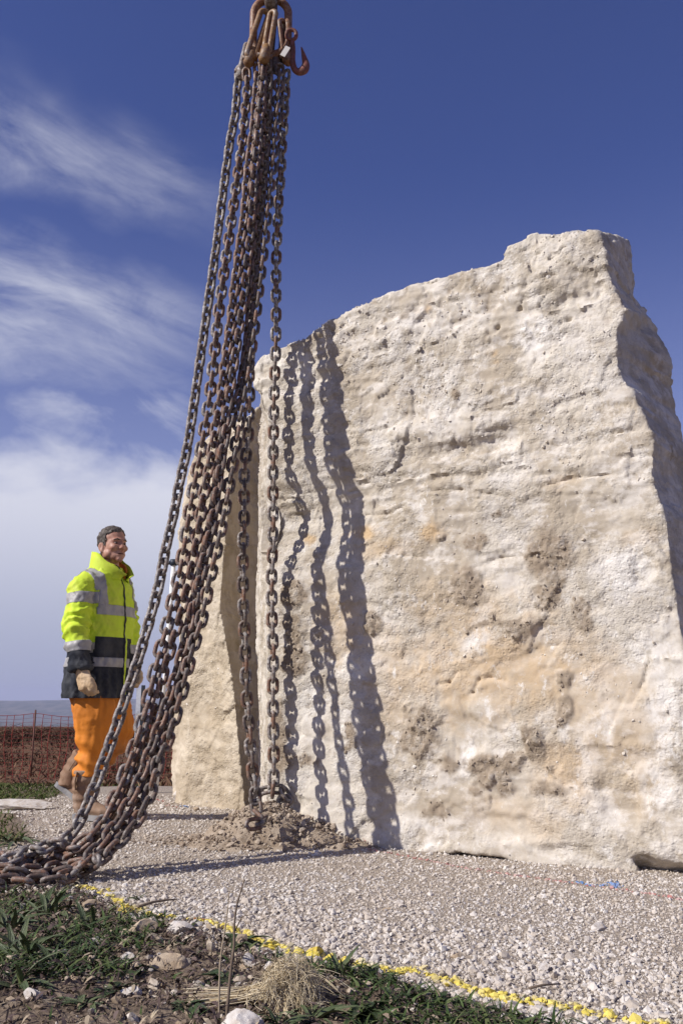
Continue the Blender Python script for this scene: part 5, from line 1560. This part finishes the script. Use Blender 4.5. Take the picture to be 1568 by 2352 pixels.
# crumbs of soil
x, y = scatter(16000, -2.4, 1.2, 1.9, 4.7, lambda x, y: d_soil(x, y) * np.clip((2.6 / y) ** 1.5, .2, 1), rf)
rad = np.clip(np.exp(rf.normal(0, .5, len(x))) * .0042, .002, .014)
m_cr = mat('soil_crumb', rough=.97, spec=.08); t = NT(m_cr); t.color(t.mix(t.attr('tone'), (0.085, 0.062, 0.045), (0.26, 0.20, 0.145)))
tag(link('soil_crumbs', bake('soil_crumbs', np.stack([x, y, ground_z(x, y) + rad * .2], -1), rad, lp[:10], lpF, [m_cr], 68, .6)), kind='stuff')
# dead leaves, straw and twigs
def green_mask(x, y): return fbm(np.stack([x, y, 0 * x], -1), 2.6, 3, .55, 69)
m_lit = toned('dead_litter', [(0.034, 0.024, 0.023), (0.085, 0.058, 0.053), (0.145, 0.105, 0.092), (0.24, 0.18, 0.13), (0.40, 0.33, 0.23)])
x, y = scatter(70000, -2.4, 1.2, 1.9, 4.7, lambda x, y: d_soil(x, y) * np.clip(.75 + .9 * green_mask(x, y) - np.clip((x + .45) * .5, 0, .5) * (x < .1), .08, 1) * np.clip((2.7 / y) ** 1.4, .15, 1), rf)
n = len(x); an = rf.uniform(0, 6.28, n)
Pl = np.stack([x, y, ground_z(x, y) + np.abs(rf.normal(0, .010, n))], -1)
L = rf.uniform(.010, .040, n); Wd = L * rf.uniform(.06, .30, n); pit_ = rf.normal(0, .5, n)
ax = np.stack([np.cos(an) * np.cos(pit_), np.sin(an) * np.cos(pit_), np.sin(pit_)], -1); sd3 = np.stack([-np.sin(an), np.cos(an), rf.normal(0, .4, n)], -1)
rows = []
for q, wq, up_ in ((-.5, .15, 0), (-.15, 1, .14), (.2, .85, .12), (.5, .1, -.06)):
    c = Pl + ax * (L * q)[:, None] + np.array([0, 0, 1]) * (L * up_)[:, None]
    rows += [c - sd3 * (Wd * wq / 2)[:, None], c + sd3 * (Wd * wq / 2)[:, None]]
V = np.stack(rows, 1); F = np.array([[0, 1, 3, 2], [2, 3, 5, 4], [4, 5, 7, 6]])
me = mesh_np('dead_litter', V.reshape(-1, 3), [(F[None] + (np.arange(n) * 8)[:, None, None]).reshape(-1, 4)], [m_lit])
attr(me, 'tone', np.repeat(rf.random(n) ** 1.5, 8)); tag(link('dead_litter', me), kind='stuff')
# low green cover
m_cov = toned('low_green_leaves', [(0.022, 0.040, 0.012), (0.040, 0.070, 0.018), (0.070, 0.105, 0.028), (0.12, 0.14, 0.05)], .6, .3)
x, y = scatter(110000, -2.4, 1.2, 1.9, 4.7, lambda x, y: d_soil(x, y) * np.clip(2.2 * (green_mask(x, y) - .08) + .9 * (x > .02) + .75 * (x < -.55) * (y < 3.6), .03, 1) * np.clip((2.6 / y) ** 1.2, .15, 1) * .5, rf)
n = len(x); an = rf.uniform(0, 6.28, n)
tag(link('ground_cover', strips('ground_cover', np.stack([x, y, ground_z(x, y) + rf.uniform(-.002, .010, n)], -1), np.stack([np.cos(an), np.sin(an)], -1), rf.uniform(.004, .012, n), rf.uniform(.012, .048, n), 1.4, [m_cov], 70, 3)), kind='stuff')
print('cover', n)

# ---------------- weeds: each plant with its own leaves
def leaf_mesh(name, width, bend, fold, wav, mt, n=7):
    V, F = [], []
    for k in range(n):
        q = k / (n - 1)
        w = width * (math.sin(math.pi * min(1, q ** .72 * .97 + .03))) * (1 if q < .98 else .2) + .006
        x_ = math.sin(bend * q) / bend * 1.0; z_ = (1 - math.cos(bend * q)) / bend * -1.0
        ww = wav * math.sin(q * 14)
        V += [(x_, -w, z_ + fold * w + ww * w), (x_, 0, z_), (x_, w, z_ + fold * w - ww * w)]
    for k in range(n - 1):
        a = k * 3
        F += [(a, a + 1, a + 4, a + 3), (a + 1, a + 2, a + 5, a + 4)]
    me = MB().add(V, F).mesh(name, [mt]); return me
def leaf_mat(name, a, b_):
    m = mat(name, a, .5, spec=.35); t = NT(m); co = t.coord()
    c = t.mix(t.objrand(), a, b_); c = t.mix(t.range(t.noise(5, 4, .6, co), .5, .72, 0, .6), c, (0.16, 0.15, 0.07)); t.color(c); t.bump(t.noise(14, 3, .6, co, (.4, 3, 1)), .4, .03)
    return m
M_LF1 = leaf_mat('weed_leaf', (0.045, 0.070, 0.026), (0.10, 0.125, 0.055)); M_LF2 = leaf_mat('dark_leaf', (0.024, 0.046, 0.016), (0.060, 0.088, 0.034)); M_LF3 = leaf_mat('dry_leaf', (0.13, 0.095, 0.07), (0.07, 0.05, 0.045))
LEAF = {'lance': [leaf_mesh('leaf', .068, .9, .5, .10, M_LF1), leaf_mesh('leaf', .055, 1.5, .6, .15, M_LF1), leaf_mesh('leaf', .078, .6, .4, .08, M_LF1)],
        'broad': [leaf_mesh('leaf', .17, 1.1, .35, .2, M_LF2), leaf_mesh('leaf', .14, .8, .4, .25, M_LF2)],
        'dry': [leaf_mesh('leaf', .09, 2.0, .8, .4, M_LF3)]}
weeds = [(112, 2110, 'lance', 15, .125, .95, 'upright tuft of long narrow green leaves below the chain pile'),
    (56, 2215, 'lance', 16, .13, .75, 'big sprawling clump of long leaves at the left edge'),
    (18, 2150, 'lance', 12, .11, .8, 'leafy clump cut by the left edge, above the sprawling clump'),
    (34, 2290, 'lance', 13, .11, .6, 'flattened leafy clump in the lower left corner area'),
    (132, 2240, 'lance', 12, .10, .55, 'low clump of pale green leaves right of the sprawling clump'),
    (545, 2180, 'broad', 13, .085, .35, 'dark broad leaved rosette by the dry stems on the yellow line'),
    (520, 2262, 'broad', 12, .075, .35, 'dark flat rosette lower down between the dry stems'),
    (390, 2190, 'lance', 8, .055, .5, 'little weed between the rounded white stone and the flat tan stone'),
    (300, 2242, 'broad', 9, .07, .3, 'flat green rosette on the soil left of the flat tan stone'),
    (780, 2262, 'lance', 9, .075, 1.05, 'spiky upright tuft just right of the fibre tuft'),
    (868, 2262, 'lance', 10, .065, .7, 'weed with folded leaves under the yellow line in the dark patch'),
    (915, 2318, 'broad', 11, .065, .5, 'bright low weed in the dark green patch at the bottom'),
    (722, 2352, 'lance', 13, .085, .6, 'weed with shiny leaves at the bottom edge below the fibre tuft'),
    (1010, 2322, 'broad', 10, .055, .5, 'small weed near the tip of the dark green patch'),
    (646, 2368, 'lance', 9, .06, .9, 'narrow green blades rising at the bottom edge by the large white stone'),
    (196, 2330, 'lance', 12, .08, .45, 'sprawling weed among dead leaves at the bottom left'),
    (262, 2290, 'broad', 9, .06, .35, 'small dark weed left of the white flat stone'),
    (26, 1945, 'lance', 14, .15, .5, 'dark leafy clump behind the chain pile at the left edge'),
    (318, 2066, 'lance', 8, .045, .5, 'tiny weed beside the half yellow stone'),
    (830, 2345, 'broad', 11, .07, .5, 'leafy weed at the bottom edge right of the shiny leaved one'),
    (205, 2140, 'lance', 10, .09, .8, 'leaning weed between the upright tuft and the cream lump'),
    (420, 2330, 'broad', 10, .065, .4, 'low weed at the bottom edge left of the large white stone')]
rw = random.Random(4)
for (px, py, kind, n, L, upn, lab) in weeds:
    p = at_z(px, py); z = gz1(p.x, p.y)
    root = thing('weed_plant', (p.x, p.y, z - .004), lab, 'weed', 'weeds growing in the foreground soil')
    n = int(n * 1.7); L *= 1.02 if kind == 'lance' else 1.0
    for k in range(n):
        dry = kind == 'lance' and rw.random() < .12
        me = rw.choice(LEAF['dry' if dry else kind])
        o = bpy.data.objects.new('leaf', me); COL.objects.link(o); o.parent = root
        a = 2 * math.pi * (k * .382) + rw.uniform(-.3, .3)
        el_ = (upn * rw.uniform(.35, 1.6)) * (1.25 - .55 * k / n) if not dry else .15
        s_ = L * rw.uniform(.45, 1.25)
        o.rotation_euler = (rw.uniform(-.4, .4), -el_, a)
        rr_ = L * rw.uniform(.05, .30); o.location = (rr_ * math.cos(a + 1), rr_ * math.sin(a + 1), .004)
        o.scale = (s_, s_ * rw.uniform(.8, 1.25), s_)
# ---------------- dry stems
m_stem = mat('dry_stem', (0.15, 0.105, 0.075), .8); t = NT(m_stem); t.color(t.mix(t.noise(60, 4, .6, None, (1, 1, .2)), (0.07, 0.05, 0.04), (0.24, 0.18, 0.13)))
m_stem2 = mat('pale_stem', (0.34, 0.27, 0.19), .8)
def stem(label, pix, y0, y1, r0, r1, mt, forks=()):
    n = len(pix)
    P = [at_y(px, py, y0 + (y1 - y0) * i / (n - 1)) for i, (px, py) in enumerate(pix)]
    zg = gz1(P[0].x, P[0].y)
    if P[0].z > zg: P = [Vector((P[0].x - .004, P[0].y, zg - .02))] + P
    root = thing('dry_stem', P[0], label, 'stem', 'dead plant stems standing in the foreground')
    b = MB(); m_ = len(P)
    sp = spl([tuple(p - P[0]) for p in P], 4)
    b.tube(sp, [r0 + (r1 - r0) * i / (len(sp) - 1) + .0006 * math.sin(i * 2.1) for i in range(len(sp))], 7)
    link('stalk', b.mesh('stalk', [mt]), root)
    for f in forks:
        b = MB(); b.tube([at_y(px, py, y) - P[0] for px, py, y in f], [.0016, .0012, .0008][:len(f)], 6); link('twig', b.mesh('twig', [mt]), root)
    return root
stem('dark dry stem, the taller and thicker of the two standing before the gravel', [(519, 2350), (524, 2300), (531, 2225), (538, 2170), (538, 2130), (543, 2085), (553, 2048), (562, 2020)], 2.26, 2.30, .0042, .0016, m_stem, [[(539, 2140, 2.285), (556, 2105, 2.27), (580, 2060 + 40, 2.26)]])
stem('pale thin dry stem leaning beside the thicker dark one', [(503, 2350), (504, 2260), (507, 2200), (516, 2140), (523, 2090), (526, 2050)], 2.24, 2.27, .0024, .0012, m_stem2, [[(526, 2052, 2.27), (530, 2049, 2.265), (536, 2050, 2.26)]])
tw = [at_z(px, py, .02) for px, py in ((318, 2078), (350, 2068), (382, 2063), (408, 2061))]
root = thing('fallen_twig', (tw[0].x, tw[0].y, gz1(tw[0].x, tw[0].y) + .015), 'thin brown twig lying on the gravel above the yellow line', 'twig')
b = MB(); b.tube([p - tw[0] for p in tw], [.0055, .0045, .004, .002], 7); link('stalk', b.mesh('stalk', [m_stem]), root)
tw = [at_z(px, py, .016) for px, py in ((1215, 2262), (1245, 2255), (1285, 2252))]
root = thing('fallen_twig', (tw[0].x, tw[0].y, gz1(tw[0].x, tw[0].y) + .012), 'short dark twig on the coarse gravel at the lower right', 'twig')
b = MB(); b.tube([p - tw[0] for p in tw], [.0035, .003, .0015], 7); link('stalk', b.mesh('stalk', [m_stem]), root)
# ---------------- tuft of frayed fibre
m_fib = toned('frayed_fibre', [(0.46, 0.36, 0.21), (0.60, 0.49, 0.32), (0.72, 0.63, 0.46)], .5, .4)
fc = at_z(655, 2312); fz = gz1(fc.x, fc.y)
tuft = thing('fibre_tuft', (fc.x, fc.y, fz), 'pale straw coloured tuft of frayed rope fibre tangled on the weeds', 'rope tuft')
def strands(name, make, n, seed, rad=.0011):
    r = np.random.default_rng(seed); VV, FF, tn = [], [], []; base = 0
    for i in range(n):
        P = make(r)
        P = np.array(spl([tuple(p) for p in P], 4)); k = len(P)
        T = np.gradient(P, axis=0); T /= np.linalg.norm(T, axis=1)[:, None] + 1e-9
        u = np.cross(T, np.array([.3, .2, 1.0])); u /= np.linalg.norm(u, axis=1)[:, None] + 1e-9; w = np.cross(T, u)
        rr = rad * r.uniform(.6, 1.5)
        for a in (0, 2.1, 4.2): VV.append(P + rr * (u * math.cos(a) + w * math.sin(a)))
        idx = base + np.arange(k)
        for a in range(3):
            c = (a + 1) % 3
            FF.append(np.stack([idx[:-1] + a * k, idx[1:] + a * k, idx[1:] + c * k, idx[:-1] + c * k], -1))
        tn.append(np.full(3 * k, r.random())); base += 3 * k
    me = mesh_np(name, np.concatenate(VV), [np.concatenate(FF)], [m_fib], True); attr(me, 'tone', np.concatenate(tn)); return me
def loop_s(r):
    # strands leave the knot, rise over the heap and fall away matted, a few straying
    a = r.normal(.4, 1.25); R = r.uniform(.03, .092); hgt = r.uniform(.018, .072) * (1.15 - .35 * abs(a - .4))
    k0 = np.array([-.015 + r.normal(0, .012), r.normal(0, .014), r.uniform(.01, .035)])
    dx_ = np.array([math.cos(a), r.normal(0, .5) + .25 * math.sin(a), 0])
    P = [k0, k0 + dx_ * R * .25 + [0, 0, hgt * .75], k0 + dx_ * R * .6 + [0, 0, hgt], k0 + dx_ * R * .95 + [0, 0, hgt * .55], k0 + dx_ * R * 1.12 + [0, 0, -.01]]
    P = [p + r.normal(0, .011, 3) for p in P]
    for p in P: p[2] = max(p[2], .003)
    return P
link('loose_fibres', strands('loose_fibres', loop_s, 950, 3, .0006), tuft)
def wisp(r):
    a = r.uniform(-.6, 2.4); L = r.uniform(.05, .13); P = [np.array([.015, 0, .05]) + r.normal(0, .022, 3)]
    for k in range(3):
        q = (k + 1) / 3; P.append(P[0] + np.array([math.cos(a) * L * q, r.normal(0, .01) - .2 * L * q, math.sin(a) * L * q * .55 - .035 * q * q]))
    for p in P: p[2] = max(p[2], .003)
    return P
link('wisps', strands('wisps', wisp, 90, 6, .0007), tuft)
t0, t1, t2_ = np.array([-.005, -.01, .03]), np.array([-.10, -.01, .018]), np.array([-.21, -.02, .010])
def tail_s(r):
    o = r.normal(0, .008, 3); o[2] = abs(o[2]); return [t0 + o * .7, (t0 + t1) / 2 + o + r.normal(0, .002, 3) + np.array([0, 0, .006]), t1 + o * 1.1, t2_ + o * 1.5 + r.normal(0, .012, 3) * np.array([1, 1, .2])]
link('tail', strands('tail', tail_s, 130, 4), tuft)
def stub_s(r):
    o = r.normal(0, .010, 3) * np.array([1.2, .8, .3]); return [np.array([0, -.005, .05]) + o, np.array([-.004, -.028, .035]) + o, np.array([-.008, -.05, .012]) + o * 1.2, np.array([-.010, -.066, .004]) + o * 1.5]
link('tail', strands('tail', stub_s, 130, 5), tuft)
# ------------------------------------------------------------------ the air
hz_me = MB().box((0, 1500, 60), (9600, 11200, 155)).mesh('haze', [], False)
m_hz = bpy.data.materials.new('haze_air'); m_hz.use_nodes = True
hn_, hl_ = m_hz.node_tree.nodes, m_hz.node_tree.links
for nd in list(hn_):
    if nd.type != 'OUTPUT_MATERIAL': hn_.remove(nd)
pv = hn_.new('ShaderNodeVolumePrincipled'); pv.inputs['Density'].default_value = 8.5e-5; pv.inputs['Color'].default_value = (0.66, 0.70, 0.98, 1)
hl_.new(pv.outputs[0], [q for q in hn_ if q.type == 'OUTPUT_MATERIAL'][0].inputs['Volume'])
hz_me.materials.append(m_hz)
haze = tag(link('haze', hz_me), kind='stuff')
